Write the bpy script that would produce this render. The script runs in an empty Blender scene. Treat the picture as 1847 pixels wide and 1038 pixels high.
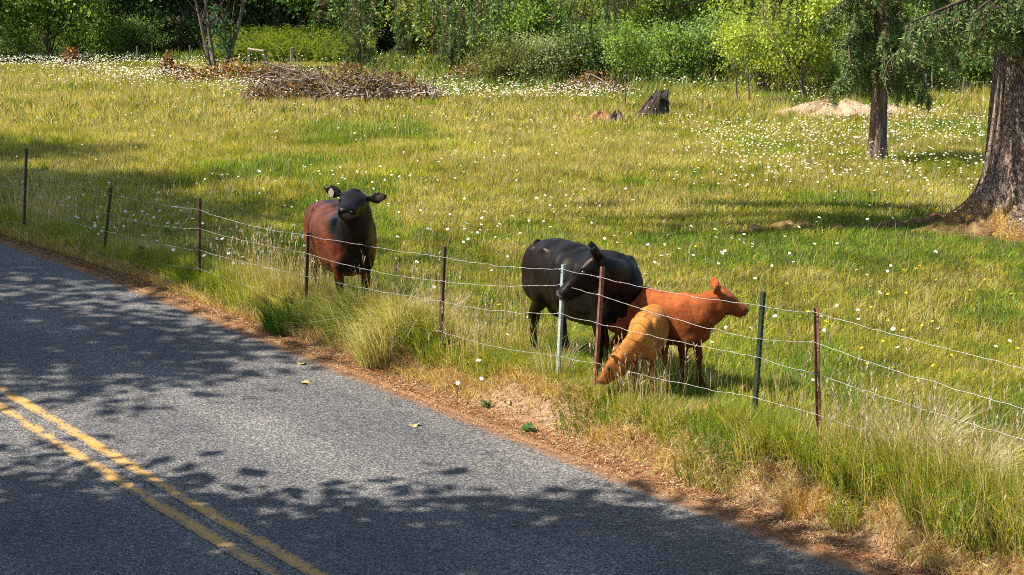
import bpy, bmesh, math, random
import numpy as np
from mathutils import Vector, Matrix

# ------------------------------------------------------------------ camera, sky, sun, exposure
SC = bpy.context.scene
COL = SC.collection
FPX, CAM_H = 3000.0, 3.75                       # focal length in px of an 1847 px wide frame, eye height
PITCH = math.atan(566 / FPX)
cam_d = bpy.data.cameras.new('camera'); cam = bpy.data.objects.new('camera', cam_d); COL.objects.link(cam)
cam_d.sensor_width = 36; cam_d.lens = 36 * FPX / 1847
cam_d.clip_end = 3000; cam_d.clip_start = 0.1
cam.location = (0, 0, CAM_H); cam.rotation_euler = (math.pi / 2 - PITCH, 0, 0)
SC.camera = cam

SUN_EL, SUN_AZ = math.radians(53), math.radians(188)   # azimuth: direction TO the sun, counted from +X towards +Y
W = bpy.data.worlds.new('World'); SC.world = W; W.use_nodes = True
wn = W.node_tree.nodes; wl = W.node_tree.links
sky = wn.new('ShaderNodeTexSky'); sky.sky_type = 'NISHITA'; sky.sun_disc = False
sky.sun_elevation = SUN_EL; sky.sun_rotation = math.pi / 2 - SUN_AZ
sky.air_density = 1.0; sky.dust_density = 1.0; sky.ozone_density = 1.0
wn['Background'].inputs[1].default_value = 0.088
wl.new(sky.outputs[0], wn['Background'].inputs[0])
sun_d = bpy.data.lights.new('sun', 'SUN'); sun = bpy.data.objects.new('sun', sun_d); COL.objects.link(sun)
sun_d.energy = 5.0; sun_d.angle = math.radians(0.53); sun_d.color = (1, .94, .84)
sdir = Vector((math.cos(SUN_AZ) * math.cos(SUN_EL), math.sin(SUN_AZ) * math.cos(SUN_EL), math.sin(SUN_EL)))
sun.rotation_euler = sdir.to_track_quat('Z', 'Y').to_euler()
sun.location = (-30, 0, 40)
vs = SC.view_settings
vs.view_transform = 'Standard'; vs.look = 'None'; vs.gamma = 1; vs.use_curve_mapping = False
vs.exposure = 1.15
SC.cycles.use_denoising = False
try:
    SC.cycles.denoiser = 'OPENIMAGEDENOISE'
    SC.cycles.denoising_prefilter = 'ACCURATE'
except Exception:
    pass
SC.cycles.filter_width = 1.0
SC.cycles.max_bounces = 8; SC.cycles.transparent_max_bounces = 8

rng = np.random.default_rng(7)
random.seed(7)

# ------------------------------------------------------------------ helpers
def tag(o, label, cat, group=None):
    o['label'] = label; o['category'] = cat
    if group: o['group'] = group
    return o
def empty(name, loc, rz=0.0, sc=1.0):
    o = bpy.data.objects.new(name, None); COL.objects.link(o)
    o.empty_display_size = 0.2
    o.location = loc; o.rotation_euler = (0, 0, rz); o.scale = (sc, sc, sc)
    return o
def link(name, me, parent=None, loc=(0, 0, 0)):
    o = bpy.data.objects.new(name, me); COL.objects.link(o)
    o.location = loc
    if parent is not None: o.parent = parent
    return o
def mesh_np(name, V, F, mats=(), col=None, midx=None, smooth=False, attrs=None):
    """F: (n,3) or (n,4) array, or a list of such arrays"""
    if not isinstance(F, (list, tuple)): F = [F]
    V = np.asarray(V, np.float32)
    me = bpy.data.meshes.new(name)
    me.vertices.add(len(V)); me.vertices.foreach_set('co', V.ravel())
    li = np.concatenate([np.asarray(f, np.int32).ravel() for f in F])
    lt = np.concatenate([np.full(len(f), np.asarray(f).shape[1], np.int32) for f in F])
    ls = np.concatenate([[0], np.cumsum(lt)[:-1]]).astype(np.int32)
    me.loops.add(len(li)); me.loops.foreach_set('vertex_index', li)
    me.polygons.add(len(lt)); me.polygons.foreach_set('loop_start', ls)
    for m in mats: me.materials.append(m)
    if midx is not None: me.polygons.foreach_set('material_index', np.asarray(midx, np.int32))
    me.polygons.foreach_set('use_smooth', np.full(len(lt), smooth, bool))
    me.update(calc_edges=True)
    if col is not None:
        a = me.attributes.new('tint', 'FLOAT_COLOR', 'POINT')
        c = np.ones((len(V), 4), np.float32); c[:, :3] = col
        a.data.foreach_set('color', c.ravel())
    for k, v in (attrs or {}).items():
        a = me.attributes.new(k, 'FLOAT', 'POINT'); a.data.foreach_set('value', np.asarray(v, np.float32))
    me.validate()
    return me

def _hash(ix, iy, seed):
    n = (ix.astype(np.int64) * 374761393 + iy.astype(np.int64) * 668265263 + seed * 1442695041) & 0x7fffffff
    n = ((n ^ (n >> 13)) * 1274126177) & 0x7fffffff
    return ((n ^ (n >> 16)) & 0xffff) / 65535.0
def vnoise(x, y, seed=0):
    x = np.asarray(x, float); y = np.asarray(y, float)
    ix = np.floor(x); iy = np.floor(y); fx = x - ix; fy = y - iy
    fx = fx * fx * (3 - 2 * fx); fy = fy * fy * (3 - 2 * fy)
    ix = ix.astype(np.int64); iy = iy.astype(np.int64)
    a = _hash(ix, iy, seed); b = _hash(ix + 1, iy, seed); c = _hash(ix, iy + 1, seed); d = _hash(ix + 1, iy + 1, seed)
    return (a * (1 - fx) + b * fx) * (1 - fy) + (c * (1 - fx) + d * fx) * fy
def fbm(x, y, seed=0, o=4):
    s = 0; a = 1; t = 0
    for k in range(o):
        s = s + a * vnoise(np.asarray(x) * 2 ** k + 17 * k, np.asarray(y) * 2 ** k + 31 * k, seed + k); t += a; a *= .5
    return s / t
def sstep(a, b, x):
    t = np.clip((np.asarray(x, float) - a) / (b - a), 0, 1); return t * t * (3 - 2 * t)

# ---- road frame: s runs along the road (up-left), d across it into the field
RO = np.array([2.72, 10.83]); RU = np.array([-.6, .8]); RN = np.array([.8, .6])
def sd(x, y):
    x = np.asarray(x, float); y = np.asarray(y, float)
    return (x - RO[0]) * RU[0] + (y - RO[1]) * RU[1], (x - RO[0]) * RN[0] + (y - RO[1]) * RN[1]
def xy(s, d):
    return RO[0] + s * RU[0] + d * RN[0], RO[1] + s * RU[1] + d * RN[1]
def edge_d(s):
    s = np.asarray(s, float)
    q = -.067 + .017 * np.clip(s, -4, 20) - .00215 * np.clip(s, -4, 20) ** 2
    return q - np.clip(s - 20, 0, None) * .069
def road_z(s):
    return -.32 + .28 * sstep(2, 17, s)
def terrain(x, y):
    s, d = sd(x, y); e = d - edge_d(s); zr = road_z(s)
    bump = .05 * (fbm(np.asarray(x) * .5, np.asarray(y) * .5, 3) - .5) + .16 * (fbm(np.asarray(x) * .13, np.asarray(y) * .13, 5) - .5) * sstep(1.5, 9, e)
    far = .34 * (fbm(np.asarray(x) * .07, np.asarray(y) * .09, 9) - .45) * sstep(22, 40, y)
    hill = np.clip(np.asarray(y, float) - 80 - .1 * np.asarray(x), 0, None) * .13
    field = bump + far + np.minimum(hill, 40)
    # bank: rough earth step between asphalt and field
    w = .42 + .22 * (vnoise(s * .9, s * 0 + 3, 11) - .5)
    t = sstep(.24, .24 + w, e + .16 * (vnoise(s * 2.3, np.asarray(d) * 2.3, 12) - .5))
    rough = (.075 * (fbm(s * 3.2, np.asarray(d) * 3.2, 13) - .5) + .05 * (fbm(s * 11, np.asarray(d) * 11, 14, 3) - .5)) * sstep(.1, .45, e) * (1 - sstep(.9, 1.5, e))
    verge = zr + .012 + .022 * (fbm(s * 6, np.asarray(d) * 6, 15, 3) - .3) * sstep(-.02, .2, e)
    z = verge * (1 - t) + field * t + rough
    under = zr - .07
    z = np.where(e < -.06, under, z)
    # the side of the road where the photographer stands
    z = np.where(e < -6.7, zr + .02, z)
    return z
def tz(x, y): return float(terrain(np.array([x]), np.array([y]))[0])
def ray(px, py):
    u = (px - 923.5) / FPX; v = (519 - py) / FPX
    return np.array([u, math.cos(PITCH) + v * math.sin(PITCH), -math.sin(PITCH) + v * math.cos(PITCH)])
def spot(px, py, z=None):
    d = ray(px, py); zz = 0.0 if z is None else z
    for _ in range(1 if z is not None else 6):
        t = (zz - CAM_H) / d[2]; x, y = d[0] * t, d[1] * t
        if z is None: zz = .5 * zz + .5 * tz(x, y)
    return x, y
def height_of(px, py, Y):
    d = ray(px, py); return CAM_H + d[2] / d[1] * Y
def x_of(px, py, Y):
    d = ray(px, py); return d[0] / d[1] * Y

# ------------------------------------------------------------------ materials
class NT:
    def __init__(s, m): s.m = m; s.t = m.node_tree; s.n = m.node_tree.nodes; s.l = m.node_tree.links
    def new(s, t, **k):
        n = s.n.new(t)
        for a, b in k.items(): setattr(n, a, b)
        return n
    def noise(s, scale, detail=4, rough=.55, vec=None, dim='3D'):
        n = s.new('ShaderNodeTexNoise', noise_dimensions=dim); n.inputs['Scale'].default_value = scale
        n.inputs['Detail'].default_value = detail; n.inputs['Roughness'].default_value = rough
        if vec is not None: s.l.new(vec, n.inputs['Vector'])
        return n
    def ramp(s, fac, stops):
        r = s.new('ShaderNodeValToRGB'); e = r.color_ramp.elements
        while len(e) < len(stops): e.new(.5)
        for q, (p, c) in zip(e, stops):
            q.position = p; q.color = (*c, 1) if len(c) == 3 else c
        s.l.new(fac, r.inputs[0]); return r
    def mix(s, fac, a, b, mode='MIX'):
        m = s.new('ShaderNodeMix', data_type='RGBA', blend_type=mode)
        for i, v in ((0, fac), (6, a), (7, b)):
            if hasattr(v, 'is_linked'): s.l.new(v, m.inputs[i])
            elif isinstance(v, (int, float)): m.inputs[i].default_value = v
            else: m.inputs[i].default_value = (*v, 1)
        return m.outputs[2]
    def math(s, op, a, b=None):
        m = s.new('ShaderNodeMath', operation=op)
        for i, v in ((0, a), (1, b)):
            if v is None: continue
            if hasattr(v, 'is_linked'): s.l.new(v, m.inputs[i])
            else: m.inputs[i].default_value = v
        return m.outputs[0]
    def bump(s, h, strength=.4, dist=.02):
        b = s.new('ShaderNodeBump'); b.inputs['Strength'].default_value = strength; b.inputs['Distance'].default_value = dist
        s.l.new(h, b.inputs['Height']); return b.outputs[0]
def mat(name, color=(.5, .5, .5), rough=.7, spec=.3, metal=0):
    m = bpy.data.materials.new(name); m.use_nodes = True
    b = m.node_tree.nodes['Principled BSDF']
    b.inputs['Base Color'].default_value = (*color, 1); b.inputs['Roughness'].default_value = rough
    b.inputs['Specular IOR Level'].default_value = spec; b.inputs['Metallic'].default_value = metal
    return m, NT(m), b
def leaf_mat(name, tint=(1, 1, 1), trans=.35, rough=.6, spec=.25):
    """blade / leaf: colour from the per-leaf tint attribute, part diffuse, part translucent"""
    m, t, b = mat(name, rough=rough, spec=spec)
    a = t.new('ShaderNodeAttribute', attribute_name='tint')
    n = t.noise(9, 2)
    c = t.mix(1.0, a.outputs['Color'], tint, 'MULTIPLY')
    t.l.new(c, b.inputs['Base Color'])
    tr = t.new('ShaderNodeBsdfTranslucent')
    cc = t.mix(1.0, c, (1.25, 1.2, .55), 'MULTIPLY')
    t.l.new(cc, tr.inputs['Color'])
    ms = t.new('ShaderNodeMixShader'); ms.inputs[0].default_value = trans
    t.l.new(b.outputs[0], ms.inputs[1]); t.l.new(tr.outputs[0], ms.inputs[2])
    t.l.new(ms.outputs[0], t.n['Material Output'].inputs['Surface'])
    return m
def noisy(name, stops, scale=6, rough=.85, spec=.2, bscale=30, bstr=.5, bdist=.02, stretch=(1, 1, 1), detail=6, metal=0):
    m, t, b = mat(name, rough=rough, spec=spec, metal=metal)
    tc = t.new('ShaderNodeTexCoord'); mp = t.new('ShaderNodeMapping'); mp.inputs['Scale'].default_value = stretch
    t.l.new(tc.outputs['Object'], mp.inputs['Vector'])
    n = t.noise(scale, detail, .6, mp.outputs[0]); r = t.ramp(n.outputs[0], stops)
    t.l.new(r.outputs[0], b.inputs['Base Color'])
    n2 = t.noise(bscale, 5, .6, mp.outputs[0])
    t.l.new(t.bump(n2.outputs[0], bstr, bdist), b.inputs['Normal'])
    return m

M = {}
# ground: earth, litter strip, dry bank, field thatch - split by distance from the asphalt edge
m, t, b = mat('ground_earth', rough=.95, spec=.1)
tc = t.new('ShaderNodeTexCoord')
ad = t.new('ShaderNodeAttribute', attribute_name='edge_distance')
n1 = t.noise(2.2, 6, .6, tc.outputs['Object']); n2 = t.noise(22, 6, .7, tc.outputs['Object']); n3 = t.noise(90, 3, .6, tc.outputs['Object'])
nn = t.math('ADD', t.math('MULTIPLY', n1.outputs[0], .5), t.math('MULTIPLY', n2.outputs[0], .28))
e = t.math('ADD', ad.outputs['Fac'], t.math('MULTIPLY', t.math('SUBTRACT', nn, .39), .9))
soil = t.ramp(n2.outputs[0], [(.3, (.15, .085, .042)), (.5, (.29, .185, .105)), (.68, (.45, .32, .2))]).outputs[0]
litter = t.ramp(n3.outputs[0], [(.3, (.11, .05, .025)), (.5, (.26, .13, .06)), (.7, (.42, .28, .15))]).outputs[0]
thatch = t.ramp(n2.outputs[0], [(.3, (.04, .035, .013)), (.5, (.09, .08, .025)), (.7, (.19, .15, .06))]).outputs[0]
f1 = t.ramp(e, [(.2, (0, 0, 0)), (.36, (1, 1, 1))]).outputs[0]
c = t.mix(f1, litter, soil)
e2 = t.math('MULTIPLY', e, .5)
f2 = t.ramp(e2, [(.38, (0, 0, 0)), (.56, (1, 1, 1))]).outputs[0]
c = t.mix(f2, c, thatch)
sp_ = t.new('ShaderNodeSeparateXYZ'); t.l.new(tc.outputs['Object'], sp_.inputs[0])
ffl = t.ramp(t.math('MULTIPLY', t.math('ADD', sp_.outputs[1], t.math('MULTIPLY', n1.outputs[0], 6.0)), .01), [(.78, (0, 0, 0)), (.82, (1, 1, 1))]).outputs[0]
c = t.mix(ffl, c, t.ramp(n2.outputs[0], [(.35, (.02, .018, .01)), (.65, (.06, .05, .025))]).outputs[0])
t.l.new(c, b.inputs['Base Color'])
hh = t.math('ADD', t.math('MULTIPLY', n2.outputs[0], .7), t.math('MULTIPLY', n3.outputs[0], .3))
t.l.new(t.bump(hh, .9, .05), b.inputs['Normal'])
M['ground'] = m
# asphalt: pale aggregate in dark binder
def asphalt_nodes(t, tc):
    v = t.new('ShaderNodeTexVoronoi'); v.inputs['Scale'].default_value = 95; t.l.new(tc, v.inputs['Vector'])
    sep = t.new('ShaderNodeSeparateColor'); t.l.new(v.outputs['Color'], sep.inputs[0])
    n = t.noise(.7, 5, .6, tc); n4 = t.noise(30, 4, .7, tc)
    agg = t.ramp(sep.outputs[0], [(.0, (.022, .022, .024)), (.4, (.075, .074, .074)), (.75, (.135, .132, .128)), (1, (.29, .28, .265))]).outputs[0]
    var = t.ramp(n.outputs[0], [(.3, (.8, .79, .78)), (.7, (1.2, 1.16, 1.1))]).outputs[0]
    c = t.mix(1.0, agg, var, 'MULTIPLY')
    c = t.mix(1.0, c, t.ramp(n4.outputs[0], [(.3, (.8, .8, .8)), (.7, (1.2, 1.2, 1.2))]).outputs[0], 'MULTIPLY')
    h = t.math('ADD', v.outputs['Distance'], n4.outputs[0])
    return c, h
m, t, b = mat('asphalt', rough=.8, spec=.3)
tc = t.new('ShaderNodeTexCoord')
c, h = asphalt_nodes(t, tc.outputs['Object'])
ar = t.new('ShaderNodeAttribute', attribute_name='edge_distance')      # dust and needles worn into the outer hand's breadth
nz = t.noise(5, 6, .7, tc.outputs['Object']); nf = t.noise(120, 2, .6, tc.outputs['Object'])
g = t.math('ADD', t.math('MULTIPLY', ar.outputs['Fac'], 1.6), t.math('MULTIPLY', nz.outputs[0], .7))
g = t.math('ADD', g, t.math('MULTIPLY', nf.outputs[0], .5))
dust = t.ramp(t.math('SUBTRACT', g, .55), [(.32, (0, 0, 0)), (.62, (.85, .85, .85))]).outputs[0]
c = t.mix(dust, c, t.ramp(nf.outputs[0], [(.35, (.16, .08, .04)), (.65, (.36, .2, .1))]).outputs[0])
aw = t.new('ShaderNodeAttribute', attribute_name='across')          # tyres have polished two paler tracks in each lane
trk = t.math('SINE', t.math('ADD', t.math('MULTIPLY', aw.outputs['Fac'], 3.9), t.math('MULTIPLY', nz.outputs[0], 1.4)))
c = t.mix(1.0, c, t.ramp(trk, [(.0, (.86, .86, .87)), (1, (1.1, 1.09, 1.07))]).outputs[0], 'MULTIPLY')
vc = t.new('ShaderNodeTexVoronoi', feature='DISTANCE_TO_EDGE'); vc.inputs['Scale'].default_value = .55
wv_ = t.new('ShaderNodeVectorMath', operation='ADD'); nd_ = t.noise(1.6, 5, .65, tc.outputs['Object']); t.l.new(tc.outputs['Object'], wv_.inputs[0]); t.l.new(nd_.outputs['Color'], wv_.inputs[1]); t.l.new(wv_.outputs[0], vc.inputs['Vector'])
crk = t.math('MULTIPLY', t.ramp(vc.outputs['Distance'], [(.003, (1, 1, 1)), (.008, (0, 0, 0))]).outputs[0], t.ramp(nd_.outputs[0], [(.5, (0, 0, 0)), (.6, (.7, .7, .7))]).outputs[0])
c = t.mix(crk, c, (.02, .02, .02))
t.l.new(c, b.inputs['Base Color'])
t.l.new(t.bump(h, .55, .006), b.inputs['Normal']); M['asphalt'] = m
m, t, b = mat('yellow_paint', rough=.7, spec=.3)
tc = t.new('ShaderNodeTexCoord'); c, h = asphalt_nodes(t, tc.outputs['Object'])
na = t.noise(28, 5, .75, tc.outputs['Object']); nb = t.noise(2.4, 3, .6, tc.outputs['Object'])
wear = t.math('ADD', t.math('MULTIPLY', na.outputs[0], .8), t.math('MULTIPLY', nb.outputs[0], .35))
al = t.new('ShaderNodeAttribute', attribute_name='line_edge')
wear = t.math('ADD', wear, t.math('MULTIPLY', al.outputs['Fac'], .12))
wf = t.ramp(wear, [(.60, (0, 0, 0)), (.70, (1, 1, 1))]).outputs[0]
c = t.mix(wf, t.ramp(na.outputs[0], [(.3, (.42, .21, .04)), (.6, (.56, .32, .085))]).outputs[0], c)
t.l.new(c, b.inputs['Base Color']); t.l.new(t.bump(h, .5, .006), b.inputs['Normal']); M['paint'] = m

M['grass'] = leaf_mat('grass_blade', trans=.42)
M['leaf'] = leaf_mat('broad_leaf', trans=.46, rough=.5)
M['needle'] = leaf_mat('needle_spray', trans=.2, rough=.6)
M['dryleaf'] = leaf_mat('dry_leaf', trans=.25, rough=.8, spec=.1)
M['petal'] = leaf_mat('petal', trans=.3, rough=.7)
BARK = [(.3, (.05, .035, .025)), (.5, (.15, .105, .075)), (.72, (.34, .26, .2))]
M['bark'] = noisy('bark', BARK, 5, bscale=11, bstr=.9, bdist=.05, stretch=(2.2, 2.2, .5))
M['greybark'] = noisy('grey_bark', [(.3, (.06, .05, .04)), (.55, (.15, .125, .095)), (.75, (.28, .25, .2))], 7, bscale=25, bstr=.6, bdist=.01, stretch=(2, 2, .6))
M['twig'] = noisy('bare_twig', [(.3, (.11, .085, .06)), (.7, (.3, .25, .2))], 9)
M['limb'] = noisy('dark_limb_bark', [(.3, (.035, .026, .018)), (.7, (.13, .095, .065))], 9)
M['oldwood'] = noisy('weathered_wood', [(.3, (.05, .04, .03)), (.55, (.16, .12, .09)), (.75, (.34, .28, .22))], 9, bscale=20, bstr=1, bdist=.04, stretch=(1, 1, .35))
M['charwood'] = noisy('dark_stump_wood', [(.3, (.02, .016, .013)), (.55, (.07, .05, .04)), (.75, (.2, .16, .13))], 9, bscale=20, bstr=1, bdist=.05, stretch=(1, 1, .35))
M['rotwood'] = noisy('rotten_wood', [(.3, (.10, .05, .025)), (.5, (.34, .16, .07)), (.72, (.5, .38, .25))], 6, bscale=18, bstr=1, bdist=.04)
M['sand'] = noisy('bare_soil', [(.3, (.24, .16, .085)), (.6, (.40, .29, .18)), (.8, (.5, .38, .26))], 4, bscale=12, bstr=.8, bdist=.05)
# old spruce trunk: furrowed plates, mossy orange-brown foot
m, t, b = mat('furrowed_bark', rough=.95, spec=.1)
tc = t.new('ShaderNodeTexCoord'); mp = t.new('ShaderNodeMapping'); mp.inputs['Scale'].default_value = (3.0, 3.0, 1.15)
t.l.new(tc.outputs['Object'], mp.inputs[0])
v = t.new('ShaderNodeTexVoronoi', feature='DISTANCE_TO_EDGE'); v.inputs['Scale'].default_value = 5.5
nw = t.noise(3, 5, .6, mp.outputs[0]); vw = t.new('ShaderNodeVectorMath', operation='ADD')
t.l.new(mp.outputs[0], vw.inputs[0]); t.l.new(nw.outputs['Color'], vw.inputs[1]); t.l.new(vw.outputs[0], v.inputs['Vector'])
nb = t.noise(16, 6, .7, mp.outputs[0])
plate = t.ramp(nb.outputs[0], [(.3, (.14, .095, .07)), (.55, (.29, .215, .165)), (.75, (.46, .36, .29))]).outputs[0]
fur = t.ramp(v.outputs['Distance'], [(.0, (0, 0, 0)), (.12, (1, 1, 1))]).outputs[0]
c = t.mix(fur, (.06, .042, .03), plate)
sx = t.new('ShaderNodeSeparateXYZ'); t.l.new(tc.outputs['Object'], sx.inputs[0])
nm = t.noise(2.3, 5, .65, tc.outputs['Object'])
hm = t.math('ADD', t.math('MULTIPLY', sx.outputs[2], -1.15), t.math('MULTIPLY', nm.outputs[0], 1.5))
mossf = t.ramp(hm, [(.25, (0, 0, 0)), (.55, (1, 1, 1))]).outputs[0]
moss = t.ramp(nb.outputs[0], [(.3, (.13, .065, .02)), (.5, (.30, .17, .045)), (.7, (.42, .29, .10))]).outputs[0]
c = t.mix(mossf, c, moss); t.l.new(c, b.inputs['Base Color'])
hb = t.math('ADD', t.math('MULTIPLY', fur, .8), t.math('MULTIPLY', nb.outputs[0], .5))
t.l.new(t.bump(hb, .9, .04), b.inputs['Normal']); M['bigbark'] = m
# fence metals
def post_mat(name, stops, rough=.6, metal=.0):
    return noisy(name, stops, 14, rough=rough, bscale=80, bstr=.25, bdist=.003, metal=metal, spec=.4)
M['rust'] = post_mat('rusted_steel', [(.3, (.09, .035, .02)), (.55, (.2, .085, .05)), (.75, (.32, .17, .11))], .85)
M['darkrust'] = post_mat('dark_rusted_steel', [(.3, (.035, .022, .016)), (.6, (.09, .05, .032)), (.8, (.16, .10, .07))], .8)
M['greenpost'] = post_mat('dark_green_paint', [(.3, (.015, .02, .014)), (.6, (.035, .045, .03)), (.8, (.12, .12, .085))], .5)
M['galv'] = post_mat('pale_green_galvanised', [(.3, (.26, .32, .28)), (.6, (.46, .52, .48)), (.8, (.6, .63, .6))], .45, .25)
M['wire'] = post_mat('galvanised_wire', [(.3, (.22, .21, .19)), (.7, (.42, .41, .39))], .5, .3)
M['oldpost'] = noisy('grey_fence_wood', [(.3, (.13, .10, .08)), (.7, (.33, .28, .22))], 9, stretch=(3, 3, .5))

# ------------------------------------------------------------------ ground sheet
def axis(parts):
    out = []
    for a, b_, st in parts:
        n = max(1, int(round((b_ - a) / st))); out += list(np.linspace(a, b_, n, endpoint=False))
    out.append(parts[-1][1]); return np.array(out)
S = axis([(-160, -30, 13), (-30, -6, 1.5), (-6, -2, .2), (-2, 12, .06), (12, 22, .11), (22, 60, .8), (60, 200, 5), (200, 420, 22)])
D = axis([(-260, -40, 22), (-40, -8, 2), (-8, -6.5, .3), (-6.5, -1.4, .6), (-1.4, -.7, .1), (-.7, 1.6, .045), (1.6, 6, .3), (6, 60, .9), (60, 140, 5), (140, 420, 28)])
SS, DD = np.meshgrid(S, D, indexing='ij')
X, Y = xy(SS, DD); Z = terrain(X, Y)
ns, nd = SS.shape
idx = np.arange(ns * nd).reshape(ns, nd)
F = np.stack([idx[:-1, :-1], idx[:-1, 1:], idx[1:, 1:], idx[1:, :-1]], -1).reshape(-1, 4)[:, ::-1]
F = F[:, ::-1] if False else F
me = mesh_np('ground', np.stack([X, Y, Z], -1).reshape(-1, 3), F, [M['ground']], smooth=True,
             attrs={'edge_distance': np.clip(DD - edge_d(SS), -1, 6).ravel()})
if me.polygons[0].normal.z < 0: me.flip_normals()
ground = link('ground', me); ground['kind'] = 'structure'
# road slab
SR = axis([(-160, -20, 10), (-20, -4, 1), (-4, 25, .12), (25, 120, 3), (120, 400, 20)])
off = np.concatenate([[0], np.linspace(.04, 6.6, 30), [6.66]])
drop = np.concatenate([[.05], np.zeros(30), [.05]])
SRR, OF = np.meshgrid(SR, off, indexing='ij')
jag = .035 * (fbm(SRR * 2.2, SRR * 0, 21, 4) - .5) * 2 * (OF < .05)
DR = edge_d(SRR) - OF + jag
ZR = road_z(SRR) + .0 + .055 * (1 - ((OF - 3.3) / 3.3) ** 2) - drop[None, :]
X, Y = xy(SRR, DR); idx = np.arange(X.size).reshape(X.shape)
F = np.stack([idx[:-1, :-1], idx[:-1, 1:], idx[1:, 1:], idx[1:, :-1]], -1).reshape(-1, 4)
me = mesh_np('road', np.stack([X, Y, ZR], -1).reshape(-1, 3), F, [M['asphalt']], smooth=True, attrs={'edge_distance': np.clip(.55 - OF * 2.0, 0, 1).ravel(), 'across': OF.ravel()})
if me.polygons[50].normal.z < 0: me.flip_normals()
road = link('road', me); road['kind'] = 'structure'
for o0, nm in ((3.175, 'yellow_line'), (3.41, 'yellow_line')):
    oo = o0 + np.array([0, .034, .068, .102, .136]); Sg, Og = np.meshgrid(SR, oo, indexing='ij')
    wob = .012 * (fbm(Sg * 3, Og * 0 + o0 * 9, 24, 3) - .5)
    X, Y = xy(Sg, edge_d(Sg) * .55 - .02 - Og + wob); Zl = road_z(Sg) + .055 * (1 - ((Og - 3.3) / 3.3) ** 2) + .005
    idx = np.arange(X.size).reshape(X.shape)
    F = np.stack([idx[:-1, :-1], idx[:-1, 1:], idx[1:, 1:], idx[1:, :-1]], -1).reshape(-1, 4)
    me = mesh_np(nm, np.stack([X, Y, Zl], -1).reshape(-1, 3), F, [M['paint']], smooth=True,
                 attrs={'line_edge': (np.abs(Og - o0 - .068) / .068).ravel()})
    if me.polygons[5].normal.z < 0: me.flip_normals()
    o = link(nm, me, road)

# ------------------------------------------------------------------ blades and leaves
def blades(P, h, w, lean, az, col, curl=.5, tip_dark=None):
    """3-triangle bent blades: P (n,3) roots"""
    n = len(P)
    wd = np.stack([-np.sin(az + 1.2), np.cos(az + 1.2), np.zeros(n)], -1) * (w / 2)[:, None]
    ld = np.stack([np.cos(az), np.sin(az), np.zeros(n)], -1)
    up = np.array([0, 0, 1.0])
    mid = P + up * (h * .55)[:, None] + ld * (h * lean * .35)[:, None]
    tip = P + up * (h * (1 - curl * np.minimum(lean, 1.2) * .45))[:, None] + ld * (h * lean)[:, None]
    V = np.stack([P - wd, P + wd, mid - wd * .75, mid + wd * .75, tip], 1).reshape(-1, 3)
    b0 = np.arange(n)[:, None] * 5
    F = np.concatenate([b0 + [0, 1, 3], b0 + [0, 3, 2], b0 + [2, 3, 4]], 0)
    C = np.repeat(col, 5, 0)
    return V, F, C
def tri_blades(P, h, w, lean, az, col):
    n = len(P)
    wd = np.stack([-np.sin(az + 1.2), np.cos(az + 1.2), np.zeros(n)], -1) * (w / 2)[:, None]
    tip = P + np.stack([np.cos(az) * h * lean, np.sin(az) * h * lean, h], -1)
    V = np.stack([P - wd, P + wd, tip], 1).reshape(-1, 3)
    F = np.arange(n * 3).reshape(n, 3)
    return V, F, np.repeat(col, 3, 0)
def leaf_quads(P, L, Wd, D, col, fold=.0, roll=None):
    """diamond leaves: P centre-base, D unit direction"""
    n = len(P)
    r = rng.normal(size=(n, 3)) if roll is None else roll
    sdv = np.cross(D, r); sdv /= np.linalg.norm(sdv, axis=1)[:, None] + 1e-9
    a = P; tip = P + D * L[:, None]; m = P + D * (L * .45)[:, None]
    V = np.stack([a, m - sdv * (Wd / 2)[:, None], tip, m + sdv * (Wd / 2)[:, None]], 1).reshape(-1, 3)
    F = np.arange(n * 4).reshape(n, 4)
    return V, F, np.repeat(col, 4, 0)
class Acc:
    def __init__(s): s.V = []; s.F = {3: [], 4: []}; s.MI = {3: [], 4: []}; s.C = []; s.n = 0
    def add(s, V, F, C=None, mi=0):
        F = np.asarray(F); k = F.shape[1]
        s.V.append(np.asarray(V, np.float32)); s.F[k].append(F + s.n); s.MI[k].append(np.full(len(F), mi))
        C = np.ones((len(V), 3)) if C is None else (np.tile(C, (len(V), 1)) if np.ndim(C) == 1 else C)
        s.C.append(C); s.n += len(V)
    def mesh(s, name, mats, smooth=False):
        F = []; MI = []
        for k in (3, 4):
            if s.F[k]: F.append(np.concatenate(s.F[k])); MI.append(np.concatenate(s.MI[k]))
        return mesh_np(name, np.concatenate(s.V), F, mats, np.concatenate(s.C), np.concatenate(MI), smooth)
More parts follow.
